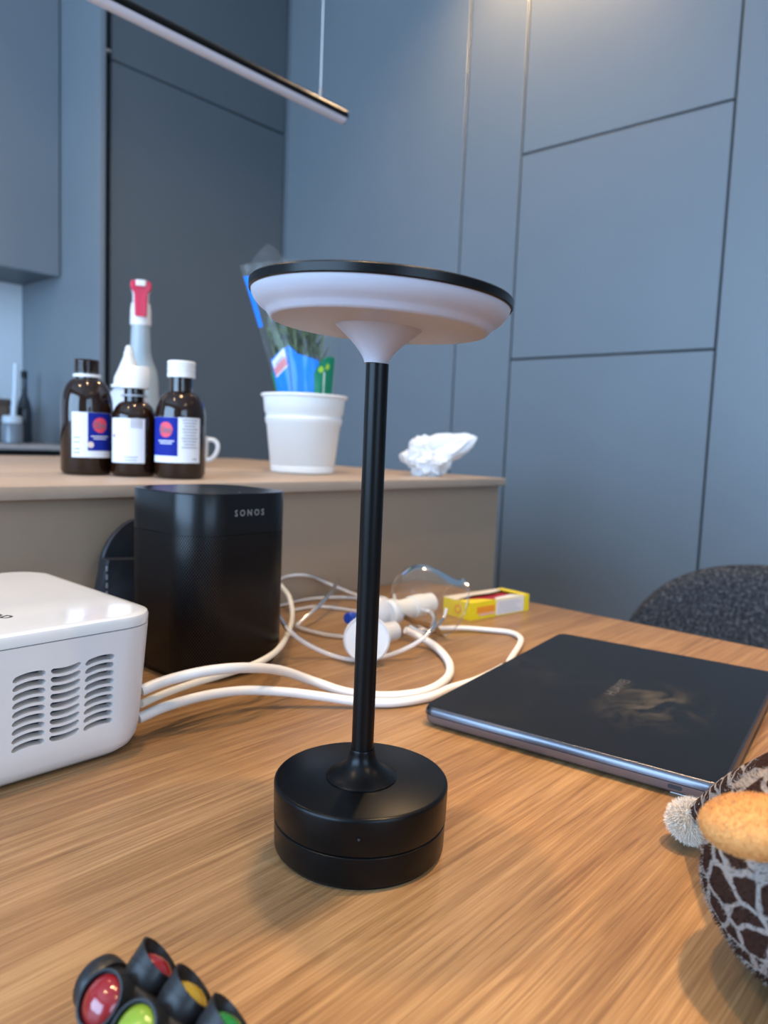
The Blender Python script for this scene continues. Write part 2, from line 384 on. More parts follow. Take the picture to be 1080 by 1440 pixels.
zt = atb(531, 512, LP.y).z-T
add('pole', lathe([(0, .0558), (.0062, .0558), (.0062, zt), (0, zt)], 40), BLACKS, LM)
HD = zt+.0188                             # underside of the head
OPAL = mat('frosted_diffuser', (.47, .47, .53), .36, sss=.25, var=.01, vscale=30)
tilt = Matrix.Rotation(R(2.5), 4, Vector((fwd.x, fwd.y, 0)).normalized())
HM = Matrix.Translation((0, 0, HD)) @ tilt @ Matrix.Translation((0, 0, -HD))
cone = [(.0063+.0172*t**1.45, zt+.0002+(HD-zt)*t) for t in [k/16 for k in range(17)]]
add('neck_cone', xform(lathe([(0, zt+.0002)]+cone+[(0, HD+.0004)], 64), HM), OPAL, LM)
dp_ = [(.0560, 0), (.0575, .0003), (.0588, .0015), (.0599, .0031), (.0614, .0044), (.0634, .0057), (.0654, .0074), (.0671, .0095), (.0683, .0120), (.0687, .0136)]
add('diffuser', xform(lathe([(.02, HD)]+[(a, HD+b) for a, b in dp_]+[(.02, HD+.0136), (.02, HD)], 128), HM), OPAL, LM)
add('top_disc', xform(lathe([(0, HD+.0137), (.0688, HD+.0137), (.0692, HD+.0131), (.0698, HD+.0137), (.0698, HD+.0176), (.0692, HD+.0183), (.068, HD+.0186), (.050, HD+.0189), (0, HD+.0190)], 128), HM), BLACKS, LM)
add('touch_button', xform(lathe([(0, HD+.0191), (.011, HD+.0191), (.011, HD+.0196), (0, HD+.0198)], 40), HM), mat('button_metal', (.25, .22, .18), .3, metal=1), LM)

# ------------------------------------------------------------------ the speaker
SP = CAM + (MW @ Vector(((293-540)/FPX*.739, (830-720)/FPX*.739, .739))); ROT = math.atan2(-SP.y, -SP.x)+R(36)+R(90)
SK = empty('smart_speaker', (SP.x, SP.y, T), ROT); SK.scale = (1.03, 1.03, 1.085); tag(SK, 'black cylindrical smart speaker with perforated grille in front of the island', 'speaker')
def sq(h_, z, r=.036, n=16): return [(x, y, z) for x, y in rrect(h_, h_, r, n)]
def grille_mat():
    def bld(nt, b):
        N, L = nt.nodes.new, nt.links.new; uv = N('ShaderNodeUVMap')
        s = N('ShaderNodeVectorMath'); s.operation = 'MULTIPLY'; s.inputs[1].default_value = (1/.0025, 1/.0033, 0); L(uv.outputs[0], s.inputs[0])
        ds = []
        for off in (0, .5):
            o_ = N('ShaderNodeVectorMath'); o_.operation = 'ADD'; o_.inputs[1].default_value = (off, off, 0); L(s.outputs[0], o_.inputs[0])
            f_ = N('ShaderNodeVectorMath'); f_.operation = 'FRACTION'; L(o_.outputs[0], f_.inputs[0])
            c_ = N('ShaderNodeVectorMath'); c_.operation = 'SUBTRACT'; c_.inputs[1].default_value = (.5, .5, 0); L(f_.outputs[0], c_.inputs[0])
            l_ = N('ShaderNodeVectorMath'); l_.operation = 'LENGTH'; L(c_.outputs[0], l_.inputs[0]); ds.append(l_.outputs['Value'])
        mn = N('ShaderNodeMath'); mn.operation = 'MINIMUM'; L(ds[0], mn.inputs[0]); L(ds[1], mn.inputs[1])
        mr = N('ShaderNodeMapRange'); mr.inputs['From Min'].default_value = .22; mr.inputs['From Max'].default_value = .30; L(mn.outputs[0], mr.inputs['Value'])
        mx = N('ShaderNodeMix'); mx.data_type = 'RGBA'; mx.inputs['A'].default_value = (.0012, .0012, .0014, 1); mx.inputs['B'].default_value = (.006, .006, .0066, 1); L(mr.outputs[0], mx.inputs['Factor'])
        L(mx.outputs['Result'], b.inputs['Base Color'])
        sp = N('ShaderNodeMath'); sp.operation = 'MULTIPLY'; sp.inputs[1].default_value = .5; L(mr.outputs[0], sp.inputs[0]); L(sp.outputs[0], b.inputs['Specular IOR Level'])
    return ramp_mat('speaker_grille', bld, .34)
SHS = .998
gm = loft([sq(.0565*SHS, .004), sq(.0598, .010), sq(.0600, .126)], False, False)
uvl = gm.uv_layers.new(name='UVMap'); ring0 = [Vector(p) for p in sq(.06, 0)]; per = [0]
for k in range(len(ring0)): per.append(per[-1]+(ring0[(k+1) % len(ring0)]-ring0[k]).length)
nr = len(ring0)
for p in gm.polygons:
    ks = [gm.loops[l].vertex_index % nr for l in p.loop_indices]; wrap = (0 in ks and nr-1 in ks)
    for l in p.loop_indices:
        vi = gm.loops[l].vertex_index; k = vi % nr; uvl.data[l].uv = (per[nr] if (wrap and k == 0) else per[k], gm.vertices[vi].co.z)
add('grille', gm, grille_mat(), SK)
SPK = mat('speaker_satin', (.005, .0052, .006), .28, spec=.35)
add('base', loft([sq(.050, 0), sq(.0545, .001), sq(.0555, .004)], True, True), BLACKP, SK)
add('upper_band', loft([sq(.0600, .1262), sq(.0600, .1598), sq(.0594, .1612), sq(.0575, .1615), sq(.052, .1609)], True, True), SPK, SK)
tm = textmesh('S O N O S', .0088, bold=.00025); xform(tm, Matrix.Translation((.0, -.0602, .1445)) @ Matrix.Rotation(R(90), 4, 'X') @ Matrix.Scale(.86, 4))
add('logo', tm, mat('logo_grey', (.20, .20, .20), .5), SK, 0)
add('status_light', xform(lathe([(0, 0), (.0008, 0), (.0008, .0003), (0, .0003)], 12), Matrix.Translation((0, -.045, .1612))), mat('led_white', (.5, .5, .5), .4), SK)

# leather pouch behind the speaker
PC = empty('leather_pouch', (atb(165, 845, .735).x+.035, .735, T)); tag(PC, 'black leather pouch with stitched edge leaning behind the black speaker', 'pouch')
LEA = mat('black_leather', (.016, .018, .024), .5, bump=.3, bscale=500, var=.2, vscale=60)
def slab(outline, y0, y1, bev=.002):
    return loft([[(x*s_, y, z) for x, z in outline] for s_, y in ((.96, y0), (1, y0+bev), (1, y1-bev), (.96, y1))])
bk = [(.052*math.cos(R(t)), .078+.056*math.sin(R(t))) for t in range(0, 181, 9)] + [(-.050, .0), (.050, .0)]
add('back_flap', slab(bk, .004, .012), LEA, PC)
fr_ = [(.056, .0), (.056, .086), (-.055, .094), (-.062, .060), (-.060, 0)]
add('front_pocket', slab(fr_, -.016, .001), LEA, PC)
for k in range(9):
    add('stitch', box(-.0565, -.0550, -.0174, -.0160, .012+k*.0088, .0172+k*.0088), mat('thread', (.22, .24, .27), .7), PC)

# ------------------------------------------------------------------ the nebulizer unit
NB = empty('nebulizer_compressor', (.2830-.105, .4605+.105, T)); tag(NB, 'white box-shaped nebulizer compressor with wavy vent slots beside the black speaker', 'medical device')
def nring(hx, hy, r, z): return [(x, y, z) for x, y in rrect(hx, hy, r, 10)]
HX, HY = .105, .105
body_rings = [nring(HX-.020, HY-.020, .020, .0), nring(HX-.0135, HY-.0135, .024, .0012), nring(HX-.0085, HY-.0085, .027, .0050), nring(HX-.0055, HY-.0060, .028, .0105), nring(HX-.0040, HY-.0045, .028, .020), nring(HX, HY, .028, .0925)]
bb = add('body', loft(body_rings), [WHITEP, GAP], NB)
# wavy vent slots cut into the front
cm = []
for ci, (x0, x1, zoff, amp) in enumerate(((.0020, .0225, -.0008, .0017), (.0255, .0452, .0010, -.0017), (.0482, .0690, .0010, .0017))):
    for rI in range(9):
        zc = .0275+rI*.0057+zoff; hh = .0019; n = 14; ring = []
        cl = [(x0+(x1-x0)*k/n, zc+amp*(1-(2*k/n-1)**2)*.9+.0006*(2*k/n-1)) for k in range(n+1)]
        for k in range(n+1):
            e = math.sqrt(max(0, 1-abs(2*k/n-1)**12)); ring.append((cl[k][0], cl[k][1]+hh*(.35+.65*e)))
        for k in range(n, -1, -1):
            e = math.sqrt(max(0, 1-abs(2*k/n-1)**12)); ring.append((cl[k][0], cl[k][1]-hh*(.35+.65*e)))
        cm.append(loft([[(x, y, z) for x, z in ring] for y in (-HY-.01, -HY+.011)]))
cj = join(cm); bmx = bmesh.new(); bmx.from_mesh(cj); cj2 = frombm(bmx)
cut = bpy.data.objects.new('cut', cj2); COL.objects.link(cut); cut.location = NB.location
md = bb.modifiers.new('slots', 'BOOLEAN'); md.operation = 'DIFFERENCE'; md.solver = 'EXACT'; md.object = cut
bpy.context.view_layer.update()
nm = bpy.data.meshes.new_from_object(bb.evaluated_get(bpy.context.evaluated_depsgraph_get()))
bb.modifiers.clear(); bpy.data.objects.remove(cut); bb.data = nm
for p in nm.polygons:
    c = p.center
    if abs(c.y-(-HY+.011)) < .0008 and 0 < c.x < .1 and .02 < c.z < .09: p.material_index = 1
nm.polygons.foreach_set('use_smooth', [True]*len(nm.polygons)); nm.set_sharp_from_angle(angle=R(30))
add('seam', loft([nring(HX-.0008, HY-.0008, .027, .0924), nring(HX-.0008, HY-.0008, .027, .0934)]), mat('seam_grey', (.25, .24, .23), .6), NB)
add('lid', loft([nring(HX, HY, .028, .0933), nring(HX+.0002, HY+.0002, .028, .0985), nring(HX-.0006, HY-.0006, .0276, .1004), nring(HX-.0022, HY-.0022, .027, .1012), nring(HX-.006, HY-.006, .025, .1014)]), WHITEG, NB)
pt = atz(9, 866, .1014)
tm = textmesh('de', .017, bold=.0003); xform(tm, Matrix.Translation((pt.x-NB.location.x-.004, pt.y-NB.location.y, .10145)) @ Matrix.Rotation(math.atan2(RV.y, RV.x)+R(165), 4, 'Z'))
add('lettering', tm, mat('ink_dark', (.05, .05, .05), .5), NB, 0)

# ------------------------------------------------------------------ hoses and cables
LAP_H = .0165
lap0, lap1 = atz(592, 991, LAP_H), atz(787, 889, LAP_H); lapd = (lap1-lap0).normalized(); lapo = Vector((-lapd.y, lapd.x, 0))
def behind_laptop(t, off, z): q = lap0+lapd*t+lapo*off; return Vector((q.x, q.y, T+z))     # just off the laptop's long edge
def edge_t(x, y): return (atz(x, y, .004)-lap0).dot(lapd)
HOSE = mat('white_hose', (.80, .77, .72), .32, var=.03, vscale=40)
CREAM = mat('cream_cable', (.76, .71, .60), .38)
def cable(name, pts, r, m, label, cat, flat=1.0, sub=10):
    return tag(add(name, tube(pts, r, 12, sub, flat), m), label, cat)
r1 = .0042
s1 = ata(199, 971, .2795)
cable('air_hose', [s1, atz(235, 957, .042), atz(290, 944, .046), atz(345, 939, .043), atz(395, 943, .028), atz(440, 958, .011), atz(490, 974, r1), atz(545, 979, r1), atz(598, 972, r1), atz(629, 953, r1), atz(631, 931, r1), atz(612, 909, .006), atz(588, 895, .012), atz(570, 886, .020)], r1, HOSE, 'thick white hose looping across the table from the compressor to the breathing set', 'hose')
s2 = ata(195, 1010, .2790)
cable('power_cable', [s2, atz(235, 993, .020), atz(290, 978, .020), atz(345, 971, .017), atz(400, 973, .014), atz(450, 979, .010), atz(500, 986, .006), atz(555, 988, .0042), atz(605, 980, .0042), atz(634, 968, .0042), behind_laptop(edge_t(652, 957)+.004, .011, .0042), behind_laptop(edge_t(652, 957)+.035, .009, .0042), behind_laptop(edge_t(652, 957)+.065, .009, .0042)], .0040, HOSE, 'white power cable running from the compressor and ending beside the laptop corner', 'cable')
s3 = ata(198, 990, .2795)
cable('speaker_cable', [s3, atz(232, 975, .028), atz(275, 960, .028), atz(325, 945, .030), atz(365, 931, .033), atz(393, 911, .026), atz(408, 882, .016), atz(411, 860, .012), atz(406, 838, .022), atz(394, 822, .030)], .0030, CREAM, 'cream cable curving around the foot of the black speaker', 'cable')
cable('flat_cable', [atz(585, 887, .006), atz(610, 884, .006), atz(650, 883, .005), atz(690, 886, .004), atz(717, 889, .004), atz(731, 896, .004), atz(731, 906, .004), behind_laptop(edge_t(718, 926), .016, .004), behind_laptop(edge_t(718, 926)-.022, .009, .004)], .0036, HOSE, 'white cable bending sharply around toward the back edge of the laptop', 'cable', .8)
TUBEM = clear_mat('clear_tube', (.98, .96, .94), .50, .18, 1.22)
cable('clear_tube', [atz(388, 860, .040), atz(394, 870, .036), atz(407, 887, .030), atz(430, 905, .016), atz(465, 921, .0045), atz(500, 928, .0035), atz(540, 923, .005), atz(575, 910, .014), atz(600, 893, .024), atz(611, 875, .030), atz(606, 862, .028), atz(590, 856, .032)], .0027, TUBEM, 'clear plastic tube curling in front of the white filter disc', 'tube')
tb = [atz(388, 820, .030), atz(402, 811, .036), atz(430, 809, .036), atz(460, 820, .020), atz(500, 836, .010), atz(530, 846, .006)]
cable('clear_tube', tb, .0027, TUBEM, 'clear plastic tube arching along the taupe island front behind the lamp pole', 'tube')
cable('clear_tube', [atz(392, 852, .003), atz(430, 843, .003), atz(470, 840, .003), atz(500, 841, .003), atz(530, 846, .004)], .0027, TUBEM, 'clear plastic tube lying flat farthest back on the table', 'tube')
cable('clear_tube', [atz(412, 858, .003), atz(445, 853, .003), atz(480, 856, .003), atz(515, 862, .004)], .0027, TUBEM, 'short clear plastic tube reaching toward the blue cap', 'tube')
cable('clear_tube', [atz(476, 815, .030), atz(466, 832, .026), atz(446, 854, .018), atz(421, 876, .008), atz(417, 880, .005), atz(425, 884, .004), atz(455, 892, .003), atz(490, 896, .003), atz(515, 896, .004)], .0027, TUBEM, 'kinked clear plastic tube with a sharp bend beside the speaker cable', 'tube', 1, 6)

# ------------------------------------------------------------------ breathing set
MASKM = clear_mat('clear_mask', (.99, .98, .96), .03, .06, 1.18, 0, 30, edge=.45)
MILK = clear_mat('milky_plastic', (.93, .92, .90), .62, .2, 1.45)
OFFW = mat('offwhite_plastic', (.72, .70, .64), .35)
c0 = atz(575, 856, .030)
BS = empty('inhaler_set', (c0.x, c0.y, T)); tag(BS, 'clear nebulizer mask set with off-white connector and blue cap behind the lamp pole', 'medical mask')
O_ = Vector((c0.x, c0.y, T))
def place(me, p, axis, roll=0):
    q = Vector(axis).to_track_quat('Z', 'Y').to_matrix().to_4x4(); return xform(me, Matrix.Translation(p-O_) @ q @ Matrix.Rotation(roll, 4, 'Z'))
p0, p1 = atz(545, 862, .030), atz(606, 847, .034); ax = (p1-p0).normalized(); ln = (p1-p0).length
add('connector', place(lathe([(0, 0), (.0130, 0), (.0150, .002), (.0150, .012), (.0118, .013), (.0118, ln*.52), (.0135, ln*.53), (.0135, ln*.78), (.0122, ln*.80), (.0118, ln), (.009, ln), (.009, ln*.9), (0, ln*.9)], 36), p0, ax), OFFW, BS)
add('medicine_cup', place(lathe([(0, 0), (.017, 0), (.0200, .004), (.0205, .022), (.015, .032), (.010, .036), (0, .036)], 36), atz(518, 866, .026), ax), MILK, BS)
q0, q1 = atz(505, 867, .027), atz(481, 871, .030); ab = (q1-q0).normalized()
add('blue_cap', place(lathe([(0, 0), (.0052, 0), (.0052, .012), (.0066, .014), (.0066, .022), (.0056, .0235), (0, .0235)], 24), q0, ab), mat('blue_plastic', (.015, .055, .36), .35), BS)
# filter disc facing the camera
dp = atz(516, 899, .0258); dn = (CAM-dp).normalized(); dn = (dn+Vector((-.15, -.05, .12))).normalized()
add('filter_disc', place(lathe([(0, 0), (.0225, 0), (.0240, .001), (.0240, .005), (.0225, .0065), (.0215, .0055), (0, .0055)], 48), dp, dn), MILK, BS)
f0, f1 = atz(535, 892, .024), atz(556, 886, .026)
add('side_port', place(lathe([(0, 0), (.0115, 0), (.0100, (f1-f0).length), (.0075, (f1-f0).length), (.0075, .004), (0, .004)], 32), f0, f1-f0), MILK, BS)
# mask: clear bulb that flares to an open rim on the right
mp_ = atz(592, 836, .050); mdn = (RV*.86+Vector((fwd.x, fwd.y, 0))*.30+Vector((0, 0, -.40))).normalized()
prof = [(.0125, -.034), (.0150, -.032), (.0240, -.027), (.0315, -.018), (.0350, -.007), (.0358, .004), (.0345, .016), (.0330, .028), (.0336, .038), (.0355, .043), (.0368, .044)]
add('mask', place(lathe(prof, 64, lambda t, z: 1-.05*max(0, z)/.05*math.cos(2*t)), mp_, mdn), MASKM, BS, 80)
rim_ = [(.0355*math.cos(t), .0355*math.sin(t), .0436) for t in [2*math.pi*k/40 for k in range(41)]]
add('mask_rim', place(tube(rim_, .0011, 6, 1, curve=False), mp_, mdn), MASKM, BS)
add('mask_strap', tube([p-O_ for p in (atz(575, 880, .02), atz(600, 890, .012), atz(622, 872, .018), atz(628, 856, .03))], .0022, 8), MILK, BS)

# ------------------------------------------------------------------ medicine carton
F_, R_ = atz(661, 873), atz(743, 858); u_ = (R_-F_); u_.z = 0; LB = u_.length; u_.normalize(); v_ = Vector((-u_.y, u_.x, 0)); WB = .050; HB = .0225
CB = empty('medicine_carton', (F_.x, F_.y, T), math.atan2(u_.y, u_.x)); tag(CB, 'opened yellow and white medicine carton with dark red inside at the table corner', 'carton')
YEL = mat('carton_yellow', (.86, .68, .02), .4, var=.05, vscale=60); CWH = mat('carton_white', (.80, .77, .75), .5); CRED = mat('carton_red', (.42, .02, .05), .4, var=.25, vscale=60); ORN = mat('carton_orange', (.85, .30, .03), .4)
th = .0006
add('front_side', box(0, LB, 0, th, 0, HB), YEL, CB); add('back_side', box(0, LB, WB-th, WB, 0, HB), YEL, CB)
add('end_flap', box(0, th, th, WB-th, 0, HB), YEL, CB); add('end_flap', box(LB-th, LB, th, WB-th, 0, HB), YEL, CB)
add('bottom', box(th, LB-th, th, WB-th, 0, th), CWH, CB)
add('printed_panel', box(LB*.42, LB*.90, -.0003, 0, .0012, HB-.001), CWH, CB)
add('printed_panel', box(LB*.10, LB*.40, -.0003, 0, .0075, .0165), ORN, CB); add('printed_panel', box(LB*.14, LB*.40, -.0006, -.0003, .0042, .0072), mat('print_pink', (.8, .45, .35), .5), CB)
for k in range(5): add('print_line', box(LB*.45, LB*(.86-.05*(k % 3)), -.0005, -.0003, .0045+k*.0032, .0053+k*.0032), mat('print_grey', (.42, .41, .45), .6), CB)
add('blister_pack', box(.003, LB-.003, .004, WB-.004, HB-.008, HB-.004, .0008, 1), CRED, CB)
# top panel torn open: strips left along the edges
def poly(pts, z, t=.0006): return loft([[(x, y, z) for x, y in pts], [(x, y, z+t) for x, y in pts]])
add('top_flap', poly([(0, 0), (LB*.40, 0), (LB*.30, WB*.22), (LB*.10, WB*.42), (0, WB*.5)], HB), YEL, CB)
add('top_flap', poly([(LB*.41, 0), (LB*.9, 0), (LB*.78, WB*.26), (LB*.47, WB*.17)], HB), CWH, CB)
add('top_flap', poly([(LB*.9, 0), (LB, 0), (LB, WB), (LB*.9, WB)], HB), YEL, CB)
add('top_flap', poly([(0, WB*.52), (LB*.12, WB*.62), (LB*.4, WB*.74), (LB*.62, WB*.68), (LB*.89, WB*.82), (LB*.89, WB), (0, WB)], HB), mat('carton_cream', (.78, .70, .56), .5), CB)
add('seal_mark', xform(lathe([(.004, 0), (.006, 0), (.006, .0004), (.004, .0004), (.004, 0)], 24), Matrix.Translation((-.0002, WB*.45, HB*.5)) @ Matrix.Rotation(R(-90), 4, 'Y')), ORN, CB)

# ------------------------------------------------------------------ the laptop
LH = .0165
fl, frp, bl = atz(592, 991, LH), atz(1021, 1102, LH), atz(787, 889, LH)
vv = (bl-fl).normalized(); uu = Vector((vv.y, -vv.x, 0))
Wd = (frp-fl).dot(uu)*1.0; Ln = (bl-fl).length
LT = empty('laptop', (fl.x, fl.y, T), math.atan2(vv.y, vv.x)); tag(LT, 'closed dark grey laptop with a smudged lid lying on the oak table', 'laptop')
def lbld(nt, b):
    N, L = nt.nodes.new, nt.links.new; tc = N('ShaderNodeTexCoord')
    b.inputs['Metallic'].default_value = .55
    n = N('ShaderNodeTexNoise'); n.inputs['Scale'].default_value = 24; n.inputs['Detail'].default_value = 7; n.inputs['Roughness'].default_value = .6; n.inputs['Distortion'].default_value = 1.1; L(tc.outputs['Object'], n.inputs['Vector'])
    mp = N('ShaderNodeMapping'); mp.inputs['Location'].default_value = (-.128, .150, 0); L(tc.outputs['Object'], mp.inputs[0])
    mp2 = N('ShaderNodeMapping'); mp2.inputs['Scale'].default_value = (15, 22, 0); mp2.inputs['Rotation'].default_value = (0, 0, R(25)); L(mp.outputs[0], mp2.inputs[0])
    ln_ = N('ShaderNodeVectorMath'); ln_.operation = 'LENGTH'; L(mp2.outputs[0], ln_.inputs[0])
    r1_ = N('ShaderNodeMapRange'); r1_.inputs['From Min'].default_value = 1.15; r1_.inputs['From Max'].default_value = .2; L(ln_.outputs['Value'], r1_.inputs['Value'])
    n3 = N('ShaderNodeTexNoise'); n3.inputs['Scale'].default_value = 9; n3.inputs['Detail'].default_value = 5; L(tc.outputs['Object'], n3.inputs['Vector'])
    r3 = N('ShaderNodeMapRange'); r3.inputs['From Min'].default_value = .60; r3.inputs['From Max'].default_value = .8; r3.inputs['To Max'].default_value = .25; L(n3.outputs['Fac'], r3.inputs['Value'])
    ad = N('ShaderNodeMath'); ad.operation = 'ADD'; L(r1_.outputs[0], ad.inputs[0]); L(r3.outputs[0], ad.inputs[1])
    r2_ = N('ShaderNodeMapRange'); r2_.inputs['From Min'].default_value = .44; r2_.inputs['From Max'].default_value = .62; L(n.outputs['Fac'], r2_.inputs['Value'])
    mu = N('ShaderNodeMath'); mu.operation = 'MULTIPLY'; L(ad.outputs[0], mu.inputs[0]); L(r2_.outputs[0], mu.inputs[1])
    sp = N('ShaderNodeTexVoronoi'); sp.inputs['Scale'].default_value = 90; L(tc.outputs['Object'], sp.inputs['Vector'])
    mx = N('ShaderNodeMix'); mx.data_type = 'RGBA'; mx.inputs['A'].default_value = (.008, .0085, .0105, 1); mx.inputs['B'].default_value = (.070, .068, .066, 1); L(mu.outputs[0], mx.inputs['Factor'])
    L(mx.outputs['Result'], b.inputs['Base Color'])
    rr = N('ShaderNodeMapRange'); rr.inputs['To Min'].default_value = .36; rr.inputs['To Max'].default_value = .75; L(mu.outputs[0], rr.inputs['Value']); L(rr.outputs[0], b.inputs['Roughness'])
LIDM = ramp_mat('laptop_lid', lbld, .38, .3); LIDE = mat('laptop_chamfer', (.13, .13, .145), .30, metal=1); LBASE = mat('laptop_base', (.17, .15, .155), .42, metal=.5)
def lring(ins, z, r=.010): return [(x+Ln/2, y-Wd/2, z) for x, y in rrect(Ln/2-ins, Wd/2-ins, r-ins*.5, 8)]
add('base', loft([lring(.006, .0016), lring(.0030, .0022), lring(.0014, .0040), lring(.0008, .0092)]), LBASE, LT)
add('hinge_gap', loft([lring(.0014, .0092), lring(.0014, .0097)], True, True), GAP, LT)
add('lid_edge', loft([lring(.0004, .0097), lring(0, .0101), lring(.0003, .0128), lring(.0018, LH-.0006), lring(.0024, LH-.0003)], True, False), LIDE, LT)
add('lid', loft([lring(.0022, LH-.0005), lring(.0024, LH), lring(.006, LH)]), LIDM, LT)
add('usb_port', xform(join([loft([[(x, z, y) for x, y in rrect(.0047, .0015, .0014, 6)] for z in (0, .001)])]), Matrix.Translation((.0019, -Wd+.030, .0066)) @ Matrix.Rotation(R(90), 4, 'Z')), GAP, LT)
tm = textmesh('HUAWEI', .0135); xform(tm, Matrix.Translation((Ln*.50, -Wd*.5, LH+.0001)))
add('lettering', tm, mat('lid_letters', (.13, .125, .12), .4, metal=.5), LT, 0)
for x, y in ((.03, -.03), (Ln-.03, -.03), (.03, -Wd+.03), (Ln-.03, -Wd+.03)):
    add('rubber_foot', xform(lathe([(0, 0), (.006, 0), (.006, .0018), (0, .0018)], 20), Matrix.Translation((x, y, 0))), BLACKP, LT)
ps = atz(985, 1121, .0); 
tag(add('white_strip', xform(box(-.018, .012, -.006, .006, .0002, .0007), Matrix.Translation((ps.x, ps.y, T)) @ Matrix.Rotation(math.atan2(uu.y, uu.x), 4, 'Z')), mat('strip_white', (.82, .80, .76), .7)), 'small thin white strip tucked under the laptop corner', 'paper')  # thin white strip at the laptop corner

# ------------------------------------------------------------------ things on the island
def camrot(p): return math.atan2(-p.y, -p.x)
AMB = mat('amber_glass', (.034, .012, .005), .06, trans=.55, spec=.6, ior=1.5)
LIQ = mat('dark_syrup', (.012, .004, .003), .15)
LAB = mat('label_white', (.78, .78, .80), .55); BLU = mat('label_blue', (.006, .018, .25), .6, spec=.2); REDL = mat('label_red', (.75, .06, .10), .5)
INK = mat('label_ink', (.16, .16, .22), .6); CAPW = mat('cap_white', (.80, .79, .76), .38)
def cpatch(r, d0, d1, z0, z1, n=18):            # a patch of a cylinder, degrees from the viewer side
    vs, fs = [], []
    for rr in (r, r+.0002):
        for k in range(n+1):
            a = R(d0+(d1-d0)*k/n); vs += [(rr*math.cos(a), rr*math.sin(a), z0), (rr*math.cos(a), rr*math.sin(a), z1)]
    m_ = 2*(n+1)
    for k in range(n):
        i = 2*k; fs += [(m_+i, m_+i+2, m_+i+3, m_+i+1), (i, i+1, i+3, i+2), (i, i+2, m_+i+2, m_+i), (i+1, m_+i+1, m_+i+3, i+3)]
    fs += [(0, m_, m_+1, 1), (2*n, 2*n+1, m_+2*n+1, m_+2*n)]
    return mesh(vs, fs)
def bend(me, r, dc, zc):
    for v in me.vertices:
        a = R(dc)+v.co.x/r; z = zc+v.co.y; v.co = (r*math.cos(a), r*math.sin(a), z)
    return me
def disc2d(r, n=24, rings=6):
    vs = [(0, 0, 0)]+[(r*q/rings*math.cos(2*math.pi*k/n), r*q/rings*math.sin(2*math.pi*k/n), 0) for q in range(1, rings+1) for k in range(n)]
    fs = [(0, 1+k, 1+(k+1) % n) for k in range(n)]
    for q in range(rings-1):
        a, b = 1+q*n, 1+(q+1)*n; fs += [(a+k, b+k, b+(k+1) % n, a+(k+1) % n) for k in range(n)]
    return mesh(vs, fs)
def bar2d(hw, hh, n=10):
    vs = [(-hw+2*hw*k/n, y, 0) for k in range(n+1) for y in (-hh, hh)]
    return mesh(vs, [(2*k, 2*k+2, 2*k+3, 2*k+1) for k in range(n)])
def bottle(px, py, rad, hgt, label, dphi, cap):
    p = atz(px, py, .169); b_ = empty('medicine_bottle', (p.x, p.y, IZ), camrot(p)); tag(b_, label, 'bottle')
    nk = rad*.44; sh = hgt*.60
    neck0 = hgt*.835
    pr = [(0, .0008), (rad*.80, 0), (rad*.93, .002), (rad, .007), (rad, sh)]
    pr += [(nk+(rad-nk)*math.cos(R(t)), sh+(neck0-sh)*math.sin(R(t))**1.15) for t in range(12, 91, 13)] + [(nk, neck0), (nk, hgt*.99)]
    inner = [(nk-.003, hgt*.99), (nk-.003, neck0)] + [(max(nk-.003, nk+(rad-nk)*math.cos(R(t))-.003), sh+(neck0-sh)*math.sin(R(t))**1.15-.002) for t in range(90, 11, -13)] + [(rad-.003, sh), (rad-.003, .008), (rad*.85, .005), (0, .005)]
    add('glass', lathe(pr+inner, 56), AMB, b_)
    ll = hgt*.40
    add('liquid', lathe([(0, .0052), (rad*.85-.0005, .0052), (rad-.0036, .009), (rad-.0036, ll), (0, ll)], 40), LIQ, b_)
    return b_, rad, nk
B1L = 'open brown glass medicine bottle with bare screw neck and blue white label'
b_, r_, nk = bottle(122, 667, .0325, .150, B1L, 0, None)
th_ = [(nk+.0002, .1262)]
for k in range(4): th_ += [(nk+.0004, .1330+k*.0040), (nk+.0018, .1342+k*.0040), (nk+.0018, .1354+k*.0040), (nk+.0004, .1366+k*.0040)]
th_ += [(nk+.0012, .1502), (nk-.0028, .1504), (nk-.0028, .1262), (nk+.0002, .1262)]
add('screw_neck', lathe(th_, 40), AMB, b_)
add('tamper_ring', lathe([(nk+.0004, .1275), (nk+.0028, .1275), (nk+.0030, .1312), (nk+.0004, .1316), (nk+.0004, .1275)], 40), CAPW, b_)
lb = add('label', cpatch(r_+.0002, -33, 62, .0235, .0815), LAB, b_)
add('printed_field', cpatch(r_+.0005, 2, 60, .0325, .0813), BLU, lb)
add('logo_disc', bend(disc2d(.0098), r_+.0009, 29, .0655), REDL, lb); add('logo_letters', bend(textmesh('Dm', .0120, bold=.0002), r_+.0016, 29, .0650), INK, lb, 0)
for k, ww in enumerate((.012, .009)): add('print_line', bend(bar2d(ww, .0006), r_+.0009, 29, .0510-k*.003), LAB, lb, 0)
for z in (.0295, .0345, .043, .049): add('print_line', bend(bar2d(.004, .0006), r_+.0006, -22, z), INK, lb, 0)
add('pictogram', bend(disc2d(.004), r_+.0009, 8, .040), mat('print_skin', (.75, .6, .5), .6), lb)
B2L = 'smaller brown glass medicine bottle with a tall smooth white cap and plain label'
b_, r_, nk = bottle(188, 669.6, .0290, .118, B2L, 0, None)
add('cap', lathe([(0, .1440), (nk+.0050, .1440), (nk+.0062, .1425), (nk+.0062, .1160), (nk+.0052, .1152), (nk+.0010, .1152), (nk+.0010, .1182), (0, .1182)], 64, lambda t, z: 1+.012*math.cos(36*t) if z < .143 else 1), CAPW, b_)
